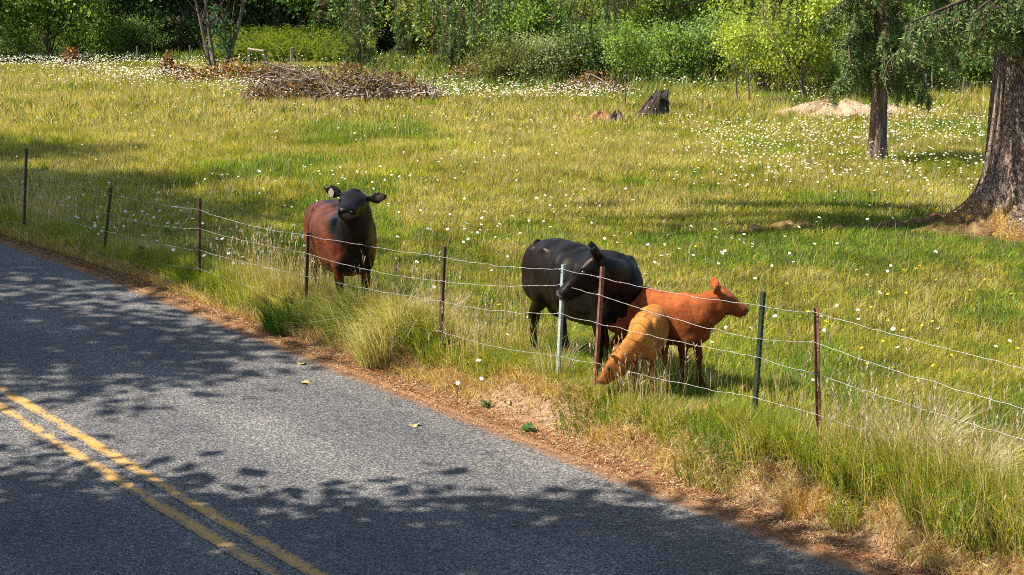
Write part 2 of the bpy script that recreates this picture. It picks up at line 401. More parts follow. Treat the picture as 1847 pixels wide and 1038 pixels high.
def tube(path, rad, seg=6, cap=True):
    """tapered tube along a polyline"""
    P = np.asarray(path, float); rad = np.broadcast_to(np.asarray(rad, float), (len(P),))
    T = np.gradient(P, axis=0); T /= np.linalg.norm(T, axis=1)[:, None] + 1e-9
    ref = np.array([0, 0, 1.0]) if abs(T[0][2]) < .9 else np.array([1.0, 0, 0])
    Vs = []; A = np.cross(T[0], ref); A /= np.linalg.norm(A)
    for p, tn, r in zip(P, T, rad):
        A = A - tn * (A @ tn); A /= np.linalg.norm(A) + 1e-9; B = np.cross(tn, A)
        th = np.arange(seg) * 2 * np.pi / seg
        Vs.append(p + r * (np.cos(th)[:, None] * A + np.sin(th)[:, None] * B))
    V = np.concatenate(Vs); n = len(P); i = np.arange(n - 1)[:, None] * seg; j = np.arange(seg)[None]; k = (j + 1) % seg
    F = np.stack([i + j, i + k, i + seg + k, i + seg + j], -1).reshape(-1, 4)
    if cap:
        V = np.concatenate([V, P[:1], P[-1:]]); c0 = n * seg; c1 = c0 + 1
        jj = np.arange(seg); kk = (jj + 1) % seg
        tri = np.concatenate([np.stack([np.full(seg, c0), kk, jj, jj], -1), np.stack([np.full(seg, c1), (n - 1) * seg + jj, (n - 1) * seg + kk, (n - 1) * seg + kk], -1)])
        return V, F, tri[:, :3]
    return V, F, None
def add_tube(acc, path, rad, seg=6, mi=0, C=None):
    V, F, T3 = tube(path, rad, seg)
    n0 = acc.n; acc.add(V, F, C, mi)
    if T3 is not None: acc.F[3].append(T3 + n0); acc.MI[3].append(np.full(len(T3), mi))
def pal(n, cols, jit=.12, w=None):
    cols = np.array(cols, float); i = rng.choice(len(cols), n, p=w)
    c = cols[i] * (1 + rng.normal(0, jit, (n, 1))) * (1 + rng.normal(0, jit * .35, (n, 3)))
    return np.clip(c, .004, .95)

GREEN = [(.13, .225, .022), (.17, .265, .026), (.22, .29, .034), (.09, .185, .018)]
YELG = [(.36, .35, .035), (.45, .395, .055), (.27, .30, .03)]
STRAW = [(.54, .42, .16), (.60, .48, .23), (.45, .33, .11), (.64, .55, .32)]

# cattle stand points (used to keep the grass short under the hooves)
# ---- field grass
def wedge(n, y0, y1, margin=.40):
    y = np.sqrt(rng.uniform(y0 ** 2, y1 ** 2, n)); x = rng.uniform(-1, 1, n) * (y * margin + 1.2); return x, y
def grass_colour(x, y, e):
    n = len(x)
    dry = fbm(x * .35, y * .22, 31, 4); dry2 = fbm(x * 1.3, y * 1.1, 33, 3)
    farm = sstep(20, 36, y)
    back = sstep(45, 49, y) * (1 - sstep(60, 66, y)) * sstep(-6, -2, x)
    k = .5 + (dry - .5) * 1.7 + (dry2 - .5) * .8 + farm * .12 + .10 - .06 * (1 - sstep(13, 20, y)) - .22 * back
    r = rng.random(n)
    pg = np.clip(1.25 - 2.0 * k, .06, .85); ps = np.clip((k - .46) * 1.3, .02, .42)
    c = pal(n, YELG)
    g = pal(n, GREEN); s_ = pal(n, STRAW)
    isg = r < pg; iss = r > 1 - ps
    c[isg] = g[isg]; c[iss] = s_[iss]
    c = np.clip(c * (1 + .9 * (fbm(x * 3.1, y * 2.3, 35, 3) - .5) + .5 * (fbm(x * .8, y * .6, 36, 3) - .5))[:, None], .01, .9)
    return c, k
def excl(x, y):
    s, d = sd(x, y); e = d - edge_d(s)
    lim = .50 + .42 * (fbm(s * .8, s * 0 + 5, 41, 3) - .5) - .24 * sstep(7, 13, s)
    return e > lim, e, s, lim
BIGT = (7.74, 24.8)
def grass_object(name, label, specs):
    acc = Acc()
    for kind, x, y, h, w, lean, col in specs:
        z = terrain(x, y); P = np.stack([x, y, z - .01], -1); az = rng.uniform(0, 2 * np.pi, len(x))
        V, F, C = (blades if kind == 'b' else tri_blades)(P, h, w, lean, az, col)
        acc.add(V, F, C)
    o = link(name, acc.mesh(name, [M['grass']]))
    o['kind'] = 'stuff'; tag(o, label, 'grass'); return o

specs = []
def field(n, y0, y1, kind, hmul, wmul):
    x, y = wedge(n, y0, y1); ok, e, s, lim = excl(x, y)
    rb = np.hypot(x - BIGT[0], (y - BIGT[1])); ok &= rng.random(len(x)) < sstep(1.0, 2.4, rb) + .03
    x, y, e = x[ok], y[ok], e[ok]
    col, k = grass_colour(x, y, e); n = len(x)
    clump = fbm(x * 2.2, y * 2.2, 51, 3)
    h = (.045 + .085 * clump + .04 * rng.random(n)) * hmul * (1 + .45 * sstep(24, 40, y))
    h *= 1 + 1.3 * (1 - sstep(.6, 1.15, e)) * (1 - .7 * sstep(2.2, 3.4, s[ok]) * (1 - sstep(6.0, 7.0, s[ok])))
    w = rng.uniform(.006, .012, n) * wmul
    specs.append((kind, x, y, h, w, np.abs(rng.normal(.45, .35, n)), col))
field(170000, 9.5, 17, 'b', 1, .8)
field(155000, 17, 27, 'b', 1, 1.2)
field(230000, 27, 42, 't', 1, 2.2)
field(190000, 42, 80, 't', 1.15, 4.0)
nt = 420; tx, ty = wedge(nt, 13, 50); tw = 55                      # coarser dark tussocks the cattle leave standing
ok = (sd(tx, ty)[1] > 1.7) & (fbm(tx * .3, ty * .3, 57, 2) > .45); tx, ty = tx[ok], ty[ok]; nt = len(tx)
rad_ = np.repeat(rng.uniform(.06, .2, nt), tw); x = np.repeat(tx, tw) + rng.normal(0, 1, nt * tw) * rad_; y = np.repeat(ty, tw) + rng.normal(0, 1, nt * tw) * rad_
ck = np.repeat(rng.random(nt), tw)[:, None]; col = pal(nt * tw, [(.075, .145, .018), (.11, .18, .022)], .15) * (ck < .62) + pal(nt * tw, STRAW, .1) * (ck >= .62)
specs.append(('b', x, y, rng.uniform(.1, .26, nt * tw), rng.uniform(.006, .01, nt * tw) * np.maximum(1, y / 22), np.abs(rng.normal(.5, .3, nt * tw)), col))
grass_object('field_grass', 'short mixed green and yellow pasture grass covering the field', specs)

# ---- tall ungrazed verge grass along the fence
specs = []
n = 90000
s = rng.uniform(-3.5, 19, n); e = .32 + rng.gamma(2.0, .23, n)
dens = fbm(s * 1.1, e * 1.4, 61, 3); ok = (dens > .30) & (e < 1.35)
x, y = xy(s, e + edge_d(s)); ok &= excl(x, y)[0]
s, e, x, y = s[ok], e[ok], x[ok], y[ok]; n = len(x)
tall = fbm(s * .7, e * .6, 63, 3)
h = (.16 + .42 * tall * np.exp(-((e - .7) / .42) ** 2) + .1 * rng.random(n))
h *= 1 - .35 * sstep(8, 13, s)
h *= 1 - .58 * sstep(2.2, 3.4, s) * (1 - sstep(6.0, 7.0, s)) - .25 * sstep(8.2, 9, s) * (1 - sstep(10, 11, s))
dryv = fbm(s * .9, e * 1.1, 65, 3)
c = pal(n, GREEN + YELG, .15, [.08, .14, .2, .05, .21, .15, .17]); r = rng.random(n)
st = r < np.clip((dryv - .40) * 2.0, .08, .6); c[st] = pal(st.sum(), STRAW)
specs.append(('b', x, y, h, rng.uniform(.005, .0095, n), np.abs(rng.normal(.38, .28, n)), c))
# seed stalks, straw-coloured
n = 5200
s = rng.uniform(-3.5, 18, n); e = .45 + rng.gamma(2.0, .25, n); x, y = xy(s, e + edge_d(s)); ok = (fbm(s * .8, e * .8, 67, 2) > .46) & (e < 3) & excl(x, y)[0]
x, y = x[ok], y[ok]; n = len(x)
sv_ = sd(x, y)[0]; hs_ = rng.uniform(.4, .78, n) * (1 - .3 * sstep(2.2, 3.4, sv_) * (1 - sstep(6.0, 7.0, sv_))); specs.append(('b', x, y, hs_, rng.uniform(.004, .007, n), np.abs(rng.normal(.2, .16, n)), pal(n, STRAW)))
SEEDS = (x, y, hs_)
# dry fringe hanging over the bank
n = 26000
s = rng.uniform(-3.5, 18, n); lim = .50 + .42 * (fbm(s * .8, s * 0 + 5, 41, 3) - .5) - .24 * sstep(7, 13, s)
e = lim + rng.normal(-.06, .09, n); x, y = xy(s, e + edge_d(s)); ok = e > .2
x, y = x[ok], y[ok]; n = len(x)
specs.append(('b', x, y, rng.uniform(.06, .22, n), rng.uniform(.005, .009, n), np.abs(rng.normal(.9, .4, n)), pal(n, STRAW + [(.34, .18, .08), (.42, .24, .11)])))
grass_object('verge_grass', 'tall green and straw verge grass growing along the wire fence', specs)

# seed heads: feathery panicles on upright stems
x, y, hs_ = SEEDS; pick = rng.random(len(x)) < .4; x, y, hs_ = x[pick], y[pick], hs_[pick] * 1.02; n = len(x); acc = Acc(); z = terrain(x, y)
lean_ = rng.normal(0, .09, (n, 2)); top = np.stack([x + lean_[:, 0] * hs_ * 2, y + lean_[:, 1] * hs_ * 2, z + hs_], -1)
V, F, C = tri_blades(np.stack([x, y, z], -1), hs_, np.full(n, .005), np.zeros(n), rng.uniform(0, 6, n), pal(n, STRAW)); V[2::3] = top; acc.add(V, F, C)
for k in range(5):
    D_ = rng.normal(0, .3, (n, 3)); D_[:, 2] = 1; D_ /= np.linalg.norm(D_, axis=1)[:, None]
    V, F, C = leaf_quads(top - np.stack([lean_[:, 0], lean_[:, 1], np.ones(n)], -1) * (.018 * k) , rng.uniform(.03, .06, n), rng.uniform(.008, .016, n), D_, pal(n, [(.50, .40, .28), (.44, .34, .25), (.56, .48, .34)], .1)); acc.add(V, F, C)
o = link('seed_heads', acc.mesh('seed_heads', [M['grass']])); o['kind'] = 'stuff'; tag(o, 'pinkish straw seed heads rising from the verge grass', 'grass')

# ---- straw stalks standing over the field
specs = []
x, y = wedge(26000, 12, 60); ok, e, s, lim = excl(x, y); ok &= fbm(x * .5, y * .4, 71, 3) > .47 - .1 * sstep(25, 40, y)
x, y = x[ok], y[ok]; n = len(x); fz = np.maximum(1, y / 16)
specs.append(('b', x, y, rng.uniform(.2, .46, n), rng.uniform(.003, .005, n) * fz, np.abs(rng.normal(.22, .18, n)), pal(n, STRAW)))
grass_object('straw_stalks', 'thin straw coloured seed stalks standing above the pasture', specs)

# ---- needle litter and dead grass lying on the verge
acc = Acc(); n = 30000
s = rng.uniform(-2.5, 18, n); e = np.abs(rng.normal(.02, .17, n)) + rng.choice([-.22, 0, 0, .05, .2], n) * rng.random(n)
x, y = xy(s, e + edge_d(s)); z = np.where(e < 0.03, road_z(s) + .055 * (1 - ((-np.minimum(e, 0) - 3.3) / 3.3) ** 2) + .002, terrain(x, y)) + rng.uniform(.003, .014, n)
az = rng.uniform(0, np.pi * 2, n); D_ = np.stack([np.cos(az), np.sin(az), rng.normal(0, .22, n)], -1); D_ /= np.linalg.norm(D_, axis=1)[:, None]
V, F, C = leaf_quads(np.stack([x, y, z], -1), rng.uniform(.03, .09, n), rng.uniform(.004, .010, n), D_, pal(n, [(.32, .13, .045), (.42, .22, .09), (.25, .10, .04), (.48, .36, .2), (.15, .075, .04), (.46, .36, .22)], .2), roll=np.tile([0, 0, 1.0], (n, 1)) + rng.normal(0, .3, (n, 3)))
acc.add(V, F, C)
n = 15000                                            # matted dead grass on the bank face
s = rng.uniform(-3, 14, n); e = rng.uniform(.25, .95, n); ok = fbm(s * 1.6, e * 2, 73, 3) > .45; s, e = s[ok], e[ok]; n = len(s)
x, y = xy(s, e + edge_d(s)); z = terrain(x, y) + rng.uniform(.0, .03, n); az = rng.uniform(0, np.pi * 2, n)
D_ = np.stack([np.cos(az), np.sin(az), rng.normal(0, .35, n)], -1); D_ /= np.linalg.norm(D_, axis=1)[:, None]
V, F, C = leaf_quads(np.stack([x, y, z], -1), rng.uniform(.05, .16, n), rng.uniform(.004, .008, n), D_, pal(n, STRAW + [(.36, .2, .1), (.3, .15, .07)], .15))
acc.add(V, F, C)
o = link('needle_litter', acc.mesh('needle_litter', [M['dryleaf']])); o['kind'] = 'stuff'
tag(o, 'rust brown needle litter and dead grass along the road edge', 'litter')

# ------------------------------------------------------------------ cattle
def catmull(P, k):
    P = np.asarray(P, float); n = len(P); out = []
    for i in range(n - 1):
        p0 = P[max(i - 1, 0)]; p1 = P[i]; p2 = P[i + 1]; p3 = P[min(i + 2, n - 1)]
        for j in range(k):
            t_ = j / k
            out.append(.5 * ((2 * p1) + (-p0 + p2) * t_ + (2 * p0 - 5 * p1 + 4 * p2 - p3) * t_ ** 2 + (-p0 + 3 * p1 - 3 * p2 + p3) * t_ ** 3))
    out.append(P[-1]); return np.array(out)
def loft(sec, k=5, seg=28, up=(0, 0, 1), n=2.0, acc=None):
    """sec rows: x y z half_width half_up half_down"""
    A = catmull(np.array(sec, float), k); C = A[:, :3]; A[:, 3:] = np.maximum(A[:, 3:], .004)
    T = np.gradient(C, axis=0); T /= np.linalg.norm(T, axis=1)[:, None] + 1e-9
    up = np.asarray(up, float); th = np.arange(seg) * 2 * np.pi / seg
    cs = np.sign(np.cos(th)) * np.abs(np.cos(th)) ** (2 / n); sn = np.sign(np.sin(th)) * np.abs(np.sin(th)) ** (2 / n)
    Vs = []; prev = None
    for c, tn, a in zip(C, T, A):
        S_ = np.cross(up, tn)
        if np.linalg.norm(S_) < .15 and prev is not None: S_ = prev
        S_ = S_ - tn * (S_ @ tn); S_ /= np.linalg.norm(S_) + 1e-9; prev = S_
        U_ = np.cross(tn, S_)
        Vs.append(c + (cs * a[3])[:, None] * S_ + (np.where(sn > 0, a[4], a[5]) * sn)[:, None] * U_)
    V = np.concatenate(Vs + [C[:1], C[-1:]]); m_ = len(C)
    i = np.arange(m_ - 1)[:, None] * seg; j = np.arange(seg)[None]; kk = (j + 1) % seg
    F = np.stack([i + j, i + kk, i + seg + kk, i + seg + j], -1).reshape(-1, 4)
    jj = np.arange(seg); k2 = (jj + 1) % seg
    T3 = np.concatenate([np.stack([np.full(seg, m_ * seg), k2, jj], -1), np.stack([np.full(seg, m_ * seg + 1), (m_ - 1) * seg + jj, (m_ - 1) * seg + k2], -1)])
    acc.add(V, F); acc.F[3].append(T3 + acc.n - len(V)); acc.MI[3].append(np.zeros(len(T3)))
def ellipsoid(acc, c, r, rot=None, seg=20):
    bm = bmesh.new(); bmesh.ops.create_uvsphere(bm, u_segments=seg, v_segments=seg // 2, radius=1)
    V = np.array([v.co[:] for v in bm.verts]) * np.array(r)
    if rot is not None: V = V @ np.array(rot).T
    V = V + np.array(c)
    for f in bm.faces: pass
    bmesh.ops.triangulate(bm, faces=bm.faces[:]); bm.verts.index_update()
    F = np.array([[v.index for v in f.verts] for f in bm.faces]); bm.free()
    acc.add(V, F)
def coat_mat(name, rough=.5, spec=.35, bump=.25, sheen=.15):
    m, t, b = mat(name, rough=rough, spec=spec)
    a = t.new('ShaderNodeAttribute', attribute_name='tint'); tc = t.new('ShaderNodeTexCoord')
    mp = t.new('ShaderNodeMapping'); mp.inputs['Scale'].default_value = (1, 1, .25); t.l.new(tc.outputs['Object'], mp.inputs[0])
    n = t.noise(120, 4, .7, mp.outputs[0]); n2 = t.noise(5.5, 5, .65, tc.outputs['Object'])
    c = t.mix(1.0, a.outputs['Color'], t.ramp(n.outputs[0], [(.3, (.6, .6, .6)), (.7, (1.4, 1.4, 1.4))]).outputs[0], 'MULTIPLY')
    c = t.mix(1.0, c, t.ramp(n2.outputs[0], [(.3, (.6, .57, .54)), (.7, (1.32, 1.36, 1.4))]).outputs[0], 'MULTIPLY')
    t.l.new(c, b.inputs['Base Color'])
    h = t.math('ADD', t.math('MULTIPLY', n.outputs[0], .35), n2.outputs[0])
    t.l.new(t.bump(h, bump, .02), b.inputs['Normal'])
    b.inputs['Specular Tint'].default_value = (1, .82, .66, 1)
    b.inputs['Sheen Weight'].default_value = sheen; b.inputs['Sheen Roughness'].default_value = .4
    t.l.new(t.ramp(n2.outputs[0], [(.3, (rough - .1,) * 3), (.7, (rough + .12,) * 3)]).outputs[0], b.inputs['Roughness'])
    return m
M['coat'] = coat_mat('short_glossy_coat', .36, .15, .3, .0)
M['calfcoat'] = coat_mat('woolly_calf_coat', .8, .12, .4, .05)
M['hair'] = leaf_mat('coat_hair', trans=.05, rough=.55, spec=.2)
M['eye'] = mat('dark_eye', (.012, .009, .008), .12, .6)[0]
M['nose'] = noisy('damp_nose', [(.3, (.02, .017, .016)), (.7, (.075, .06, .055))], 30, rough=.35, spec=.5)
M['pinknose'] = noisy('pink_nose', [(.3, (.16, .07, .05)), (.7, (.3, .16, .12))], 30, rough=.4, spec=.4)
M['tagmat'] = mat('pale_plastic_tag', (.62, .5, .38), .5)[0]
M['innerear'] = noisy('ear_lining', [(.3, (.03, .018, .014)), (.7, (.10, .06, .045))], 20)
M['innerear2'] = noisy('calf_ear_lining', [(.3, (.13, .05, .02)), (.7, (.28, .13, .06))], 20)

def cattle(name, label, loc, psi, scale, neck, head_dir, colour, coat, girth=1.0, legk=1.0, headk=1.0, cat='cow', ear=(.16, .085), ear_up=.1, ear_vec=None,
           roll=0.0, steps=(0, 0, 0, 0), nose='nose', hl=1.0, tail=None, lining='innerear', udder=False, hair=.010, tagged=None, smooth=6):
    acc = Acc(); g = girth; dz = (legk - 1) * .55        # longer legs lift the trunk
    # trunk: rump to chest
    trunk = [(-.83, 0, 1.00, .07, .07, .10), (-.79, 0, .96, .17, .16, .24), (-.70, 0, .93, .235, .235, .32), (-.55, 0, .90, .275, .285, .35),
             (-.38, 0, .88, .285, .30, .36), (-.12, 0, .85, .325, .315, .41), (.14, 0, .84, .33, .315, .42), (.36, 0, .85, .285, .325, .40),
             (.54, 0, .87, .24, .30, .37), (.67, 0, .87, .19, .22, .33), (.77, 0, .84, .12, .12, .22), (.81, 0, .82, .05, .05, .1)]
    loft([(x, y, z + dz, hw * g, hu, hd * (g ** .8)) for x, y, z, hw, hu, hd in trunk], 5, 36, n=2.25, acc=acc)
    for sd_ in (-1, 1):
        ellipsoid(acc, (.46, sd_ * .185 * g, .86 + dz), (.17, .085, .27))              # shoulder blade
        ellipsoid(acc, (.50, sd_ * .145 * g, .70 + dz), (.15, .09, .20))                # point of shoulder
        ellipsoid(acc, (-.41, sd_ * .175 * g, 1.08 + dz), (.10, .07, .06))             # hook bone
        ellipsoid(acc, (-.62, sd_ * .17 * g, .84 + dz), (.185, .115, .29))             # thigh
        ellipsoid(acc, (-.76, sd_ * .08 * g, 1.02 + dz), (.06, .05, .06))              # pin bone
    ellipsoid(acc, (.57, 0, .67 + dz), (.18, .11, .11))                                # brisket
    ellipsoid(acc, (.42, 0, 1.14 + dz), (.16, .06, .06))                               # withers
    k = legk
    for i, (sd_, fr) in enumerate(((-1, 1), (1, 1), (-1, 0), (1, 0))):
        st = steps[i]
        if fr:
            yy = sd_ * .155 * g
            L = [(.47, yy, .80 + dz, .10, .13, .13), (.45 + st * .15, yy, .60 * k, .075, .10, .10), (.455 + st * .45, yy, .46 * k, .052, .062, .062), (.475 + st * .6, yy * .97, .37 * k, .05, .052, .056),
                 (.465 + st * .75, yy * .95, .30 * k, .037, .04, .042), (.46 + st * .9, yy * .95, .18 * k, .031, .034, .036), (.465 + st, yy * .95, .11, .04, .043, .045), (.49 + st, yy * .95, .06, .042, .045, .05), (.51 + st, yy * .95, .0, .052, .06, .065)]
        else:
            yy = sd_ * .165 * g
            L = [(-.55, yy, .90 + dz, .11, .19, .16), (-.50 + st * .1, yy * 1.08, .68 * k + dz * .3, .095, .15, .15), (-.53 + st * .3, yy, .55 * k, .065, .085, .085), (-.62 + st * .55, yy * .95, .45 * k, .048, .06, .06), (-.655 + st * .7, yy * .92, .38 * k, .044, .055, .055),
                 (-.64 + st * .8, yy * .92, .30 * k, .035, .043, .043), (-.625 + st * .9, yy * .92, .19 * k, .034, .038, .038), (-.62 + st, yy * .92, .11, .042, .045, .045), (-.60 + st, yy * .92, .06, .043, .045, .05), (-.58 + st, yy * .92, .0, .052, .06, .065)]
        loft(L, 4, 16, up=(1, 0, 0), acc=acc)
    # neck
    neck = [np.array(p, float) + np.array([0, 0, dz, 0, 0, 0]) for p in neck]
    loft(neck, 6, 26, acc=acc)
    poll = neck[-1][:3]
    hd = np.array(head_dir, float); hd /= np.linalg.norm(hd)
    side = np.cross([0, 0, 1.0], hd); side /= np.linalg.norm(side); upv = np.cross(hd, side)
    if roll:
        cr, sr = math.cos(roll), math.sin(roll); side, upv = side * cr + upv * sr, upv * cr - side * sr
    def H(f_, s_, u_): return poll + headk * (hd * f_ * hl + side * s_ + upv * u_)
    def hsec(rows):
        return [(*H(f_, 0, u_), hw * headk, hu * headk, hdn * headk) for f_, u_, hw, hu, hdn in rows]
    loft(hsec([(-.10, -.015, .06, .04, .09), (-.06, -.005, .105, .07, .14), (.0, .005, .130, .085, .19), (.07, .005, .138, .082, .21), (.13, .0, .130, .076, .205), (.19, -.01, .112, .068, .18), (.25, -.02, .098, .06, .145), (.31, -.028, .094, .056, .118), (.36, -.034, .098, .054, .105), (.40, -.04, .094, .05, .09), (.425, -.046, .076, .04, .066), (.435, -.05, .05, .024, .04)]), 4, 24, up=upv, n=2.5, acc=acc)
    for s_ in (-1, 1):
        ellipsoid(acc, H(.06, s_ * .085, -.10), np.array((.10, .05, .095)) * headk, np.stack([hd, side, upv], -1))   # cheek
        ellipsoid(acc, H(.105, s_ * .108, .035), np.array((.045, .026, .026)) * headk, np.stack([hd, side, upv], -1))  # brow
        # ear: leaf shape, carried sideways
        el, ew = ear; base = H(-.03, s_ * .105, .01); od = (side * s_ * .93 + upv * ear_up - hd * .18) if ear_vec is None else side * s_ * ear_vec[0] + upv * ear_vec[1] + hd * ear_vec[2]; od /= np.linalg.norm(od)
        fw = (hd * .85 + upv * .3) if ear_vec is None else side * s_ * .75 + hd * .7; fw -= od * (fw @ od); fw /= np.linalg.norm(fw); wv = np.cross(od, fw)
        E_ = [(0, .035, .03), (.2, .06, .03), (.45, ew, .024), (.7, ew * .85, .02), (.9, ew * .45, .016), (1, ew * .1, .008)]
        loft([(*(base + od * el * headk * q), a_ * .55 * headk, b_ * .6 * headk, b_ * .6 * headk) for q, a_, b_ in E_], 4, 16, up=fw, acc=acc)
    loft([(*H(-.06, 0, .05), .06 * headk, .03 * headk, .05 * headk), (*H(-.03, 0, .075), .065 * headk, .035 * headk, .05 * headk), (*H(.03, 0, .06), .05 * headk, .03 * headk, .05 * headk)], 4, 14, up=upv, acc=acc)   # poll tuft
    # tail
    tl = tail or [(-.80, 0, 1.10), (-.87, 0, 1.05), (-.90, 0, .9), (-.89, 0, .7), (-.88, .01, .5), (-.88, .02, .38), (-.88, .02, .24)]
    tr_ = [.05, .042, .03, .024, .022, .045, .02]
    loft([(p[0], p[1], p[2] + dz, r_, r_, r_) for p, r_ in zip(tl, tr_)], 4, 12, up=(1, 0, 0), acc=acc)
    if udder: ellipsoid(acc, (-.42, 0, .50), (.14, .12, .1))
    me0 = acc.mesh('raw', [])
    tmp = link('raw', me0)
    rm = tmp.modifiers.new('r', 'REMESH'); rm.mode = 'VOXEL'; rm.voxel_size = .0145; rm.use_smooth_shade = True
    sm = tmp.modifiers.new('s', 'SMOOTH'); sm.factor = .5; sm.iterations = smooth
    dg = bpy.context.evaluated_depsgraph_get(); ev = tmp.evaluated_get(dg); me = bpy.data.meshes.new_from_object(ev)
    bpy.data.objects.remove(tmp)
    V = np.empty(len(me.vertices) * 3, np.float32); me.vertices.foreach_get('co', V); V = V.reshape(-1, 3)
    Nn = np.empty_like(V).ravel(); me.vertices.foreach_get('normal', Nn); Nn = Nn.reshape(-1, 3)
    body_ = sstep(.35, .6, V[:, 2]) * sstep(.1, .35, np.linalg.norm(V - poll, axis=1))
    mus = fbm(V[:, 0] * 5 + V[:, 1] * 3, V[:, 2] * 4 - V[:, 1] * 2.2, 7, 3) - .5 + .35 * np.sin(V[:, 0] * 34 + V[:, 2] * 6) * np.exp(-((V[:, 0] + .02) / .2) ** 2) * .4
    V = V + Nn * (mus * .042 * body_)[:, None]; me.vertices.foreach_set('co', V.astype(np.float32).ravel())
    rel = V - poll; hf, hs, hu = rel @ hd / headk, rel @ side / headk, rel @ upv / headk
    C = colour(V, hf, hs, hu, neck)
    at = me.attributes.new('tint', 'FLOAT_COLOR', 'POINT'); c4 = np.ones((len(V), 4), np.float32); c4[:, :3] = np.clip(C, 0, 1); at.data.foreach_set('color', c4.ravel())
    me.polygons.foreach_set('use_smooth', np.ones(len(me.polygons), bool)); me.name = 'body'
    me.materials.clear(); me.materials.append(coat)
    root = empty(name, loc, psi, scale); tag(root, label, cat)
    link('body', me, root)
    # short coat hair lying back along the body
    nh = 26000 if hair > .012 else 9000; hr = np.random.default_rng(len(name)); tri_n = len(me.polygons); pick = hr.integers(0, len(V), nh); pick = pick[np.linalg.norm(V[pick] - (poll + hd * .22 * headk), axis=1) > .27 * headk]; nh = len(pick)
    me.vertices.foreach_get('normal', Nn_ := np.empty(len(V) * 3, np.float32)); NN = Nn_.reshape(-1, 3)[pick]; P0 = V[pick] + hr.normal(0, .004, (nh, 3))
    flow = np.tile(np.array([-.8, 0, -.55]), (nh, 1)) + hr.normal(0, .3, (nh, 3)); flow -= NN * np.sum(flow * NN, 1)[:, None]; flow /= np.linalg.norm(flow, axis=1)[:, None] + 1e-6
    hl_ = hair * hr.uniform(.5, 1.2, nh); tip_ = P0 + flow * hl_[:, None] + NN * (hl_ * hr.uniform(.04, .2, nh))[:, None]; sv = np.cross(flow, NN) * (hl_ * .13)[:, None]
    whorl = .75 + .5 * fbm(V[pick][:, 0] * 9 + V[pick][:, 1] * 5, V[pick][:, 2] * 9, 3, 3)
    HC = np.clip(C[pick] * (hr.normal(1.0, .22, (nh, 1)) * whorl[:, None]), .002, .9)
    hv = np.stack([P0 - sv, P0 + sv, tip_], 1).reshape(-1, 3)
    link('coat_hair', mesh_np('coat_hair', hv, np.arange(nh * 3).reshape(-1, 3), [M['hair']], np.repeat(HC, 3, 0)), root)['kind'] = 'stuff'
    R = np.stack([hd, side, upv], -1)
    for s_ in (-1, 1):
        a = Acc(); ellipsoid(a, H(.13, s_ * .122, .008), np.array((.030, .019, .023)) * headk, R, 14); link('eye', a.mesh('eye', [M['eye']], True), root)
        a = Acc(); ellipsoid(a, H(.424, s_ * .046, -.026), np.array((.018, .015, .014)) * headk, R, 12); link('nostril', a.mesh('nostril', [M['eye']], True), root)
        el, ew = ear; base = H(-.03, s_ * .105, .01); od = (side * s_ * .93 + upv * ear_up - hd * .18) if ear_vec is None else side * s_ * ear_vec[0] + upv * ear_vec[1] + hd * ear_vec[2]; od /= np.linalg.norm(od)
        fw = (hd * .85 + upv * .3) if ear_vec is None else side * s_ * .75 + hd * .7; fw -= od * (fw @ od); fw /= np.linalg.norm(fw); wv = np.cross(od, fw)
        a = Acc(); ellipsoid(a, base + od * el * headk * .55 + fw * .007 * headk, np.array((el * .36, ew * .34, .008)) * headk, np.stack([od, wv, fw], -1), 14)
        link('ear_lining', a.mesh('ear_lining', [M[lining]], True), root)
        if tagged == s_:
            c0 = base + od * el * headk * .62 + fw * .03 + np.array([0, 0, -.035])
            a = Acc(); th = np.linspace(0, 2 * np.pi, 14, endpoint=False)
            pr = np.stack([np.cos(th) * (.03 + .008 * np.sin(th)), np.sin(th) * .04], -1)
            pr[np.abs(th - np.pi / 2) < .5, 1] += .016
            wv2 = np.cross([0, 0, 1.0], fw); wv2 /= np.linalg.norm(wv2)
            V1 = c0 + pr[:, :1] * wv2 + pr[:, 1:] * np.array([0, 0, 1.0]); V2 = V1 + fw * .006
            n_ = len(th); j = np.arange(n_); kx = (j + 1) % n_
            a.add(np.concatenate([V1, V2, [c0], [c0 + fw * .006]]), np.stack([j, kx, n_ + kx, n_ + j], -1))
            a.F[3].append(np.concatenate([np.stack([np.full(n_, 2 * n_), kx, j], -1), np.stack([np.full(n_, 2 * n_ + 1), n_ + j, n_ + kx], -1)])); a.MI[3].append(np.zeros(2 * n_))
            tg = link('ear_tag', a.mesh('ear_tag', [M['tagmat']]), root); tg['label'] = 'pale blank ear tag'
    a = Acc(); ellipsoid(a, H(.402, 0, -.048), np.array((.037, .087, .058)) * headk, R, 18)
    link('muzzle', a.mesh('muzzle', [M[nose]], True), root)
    return root

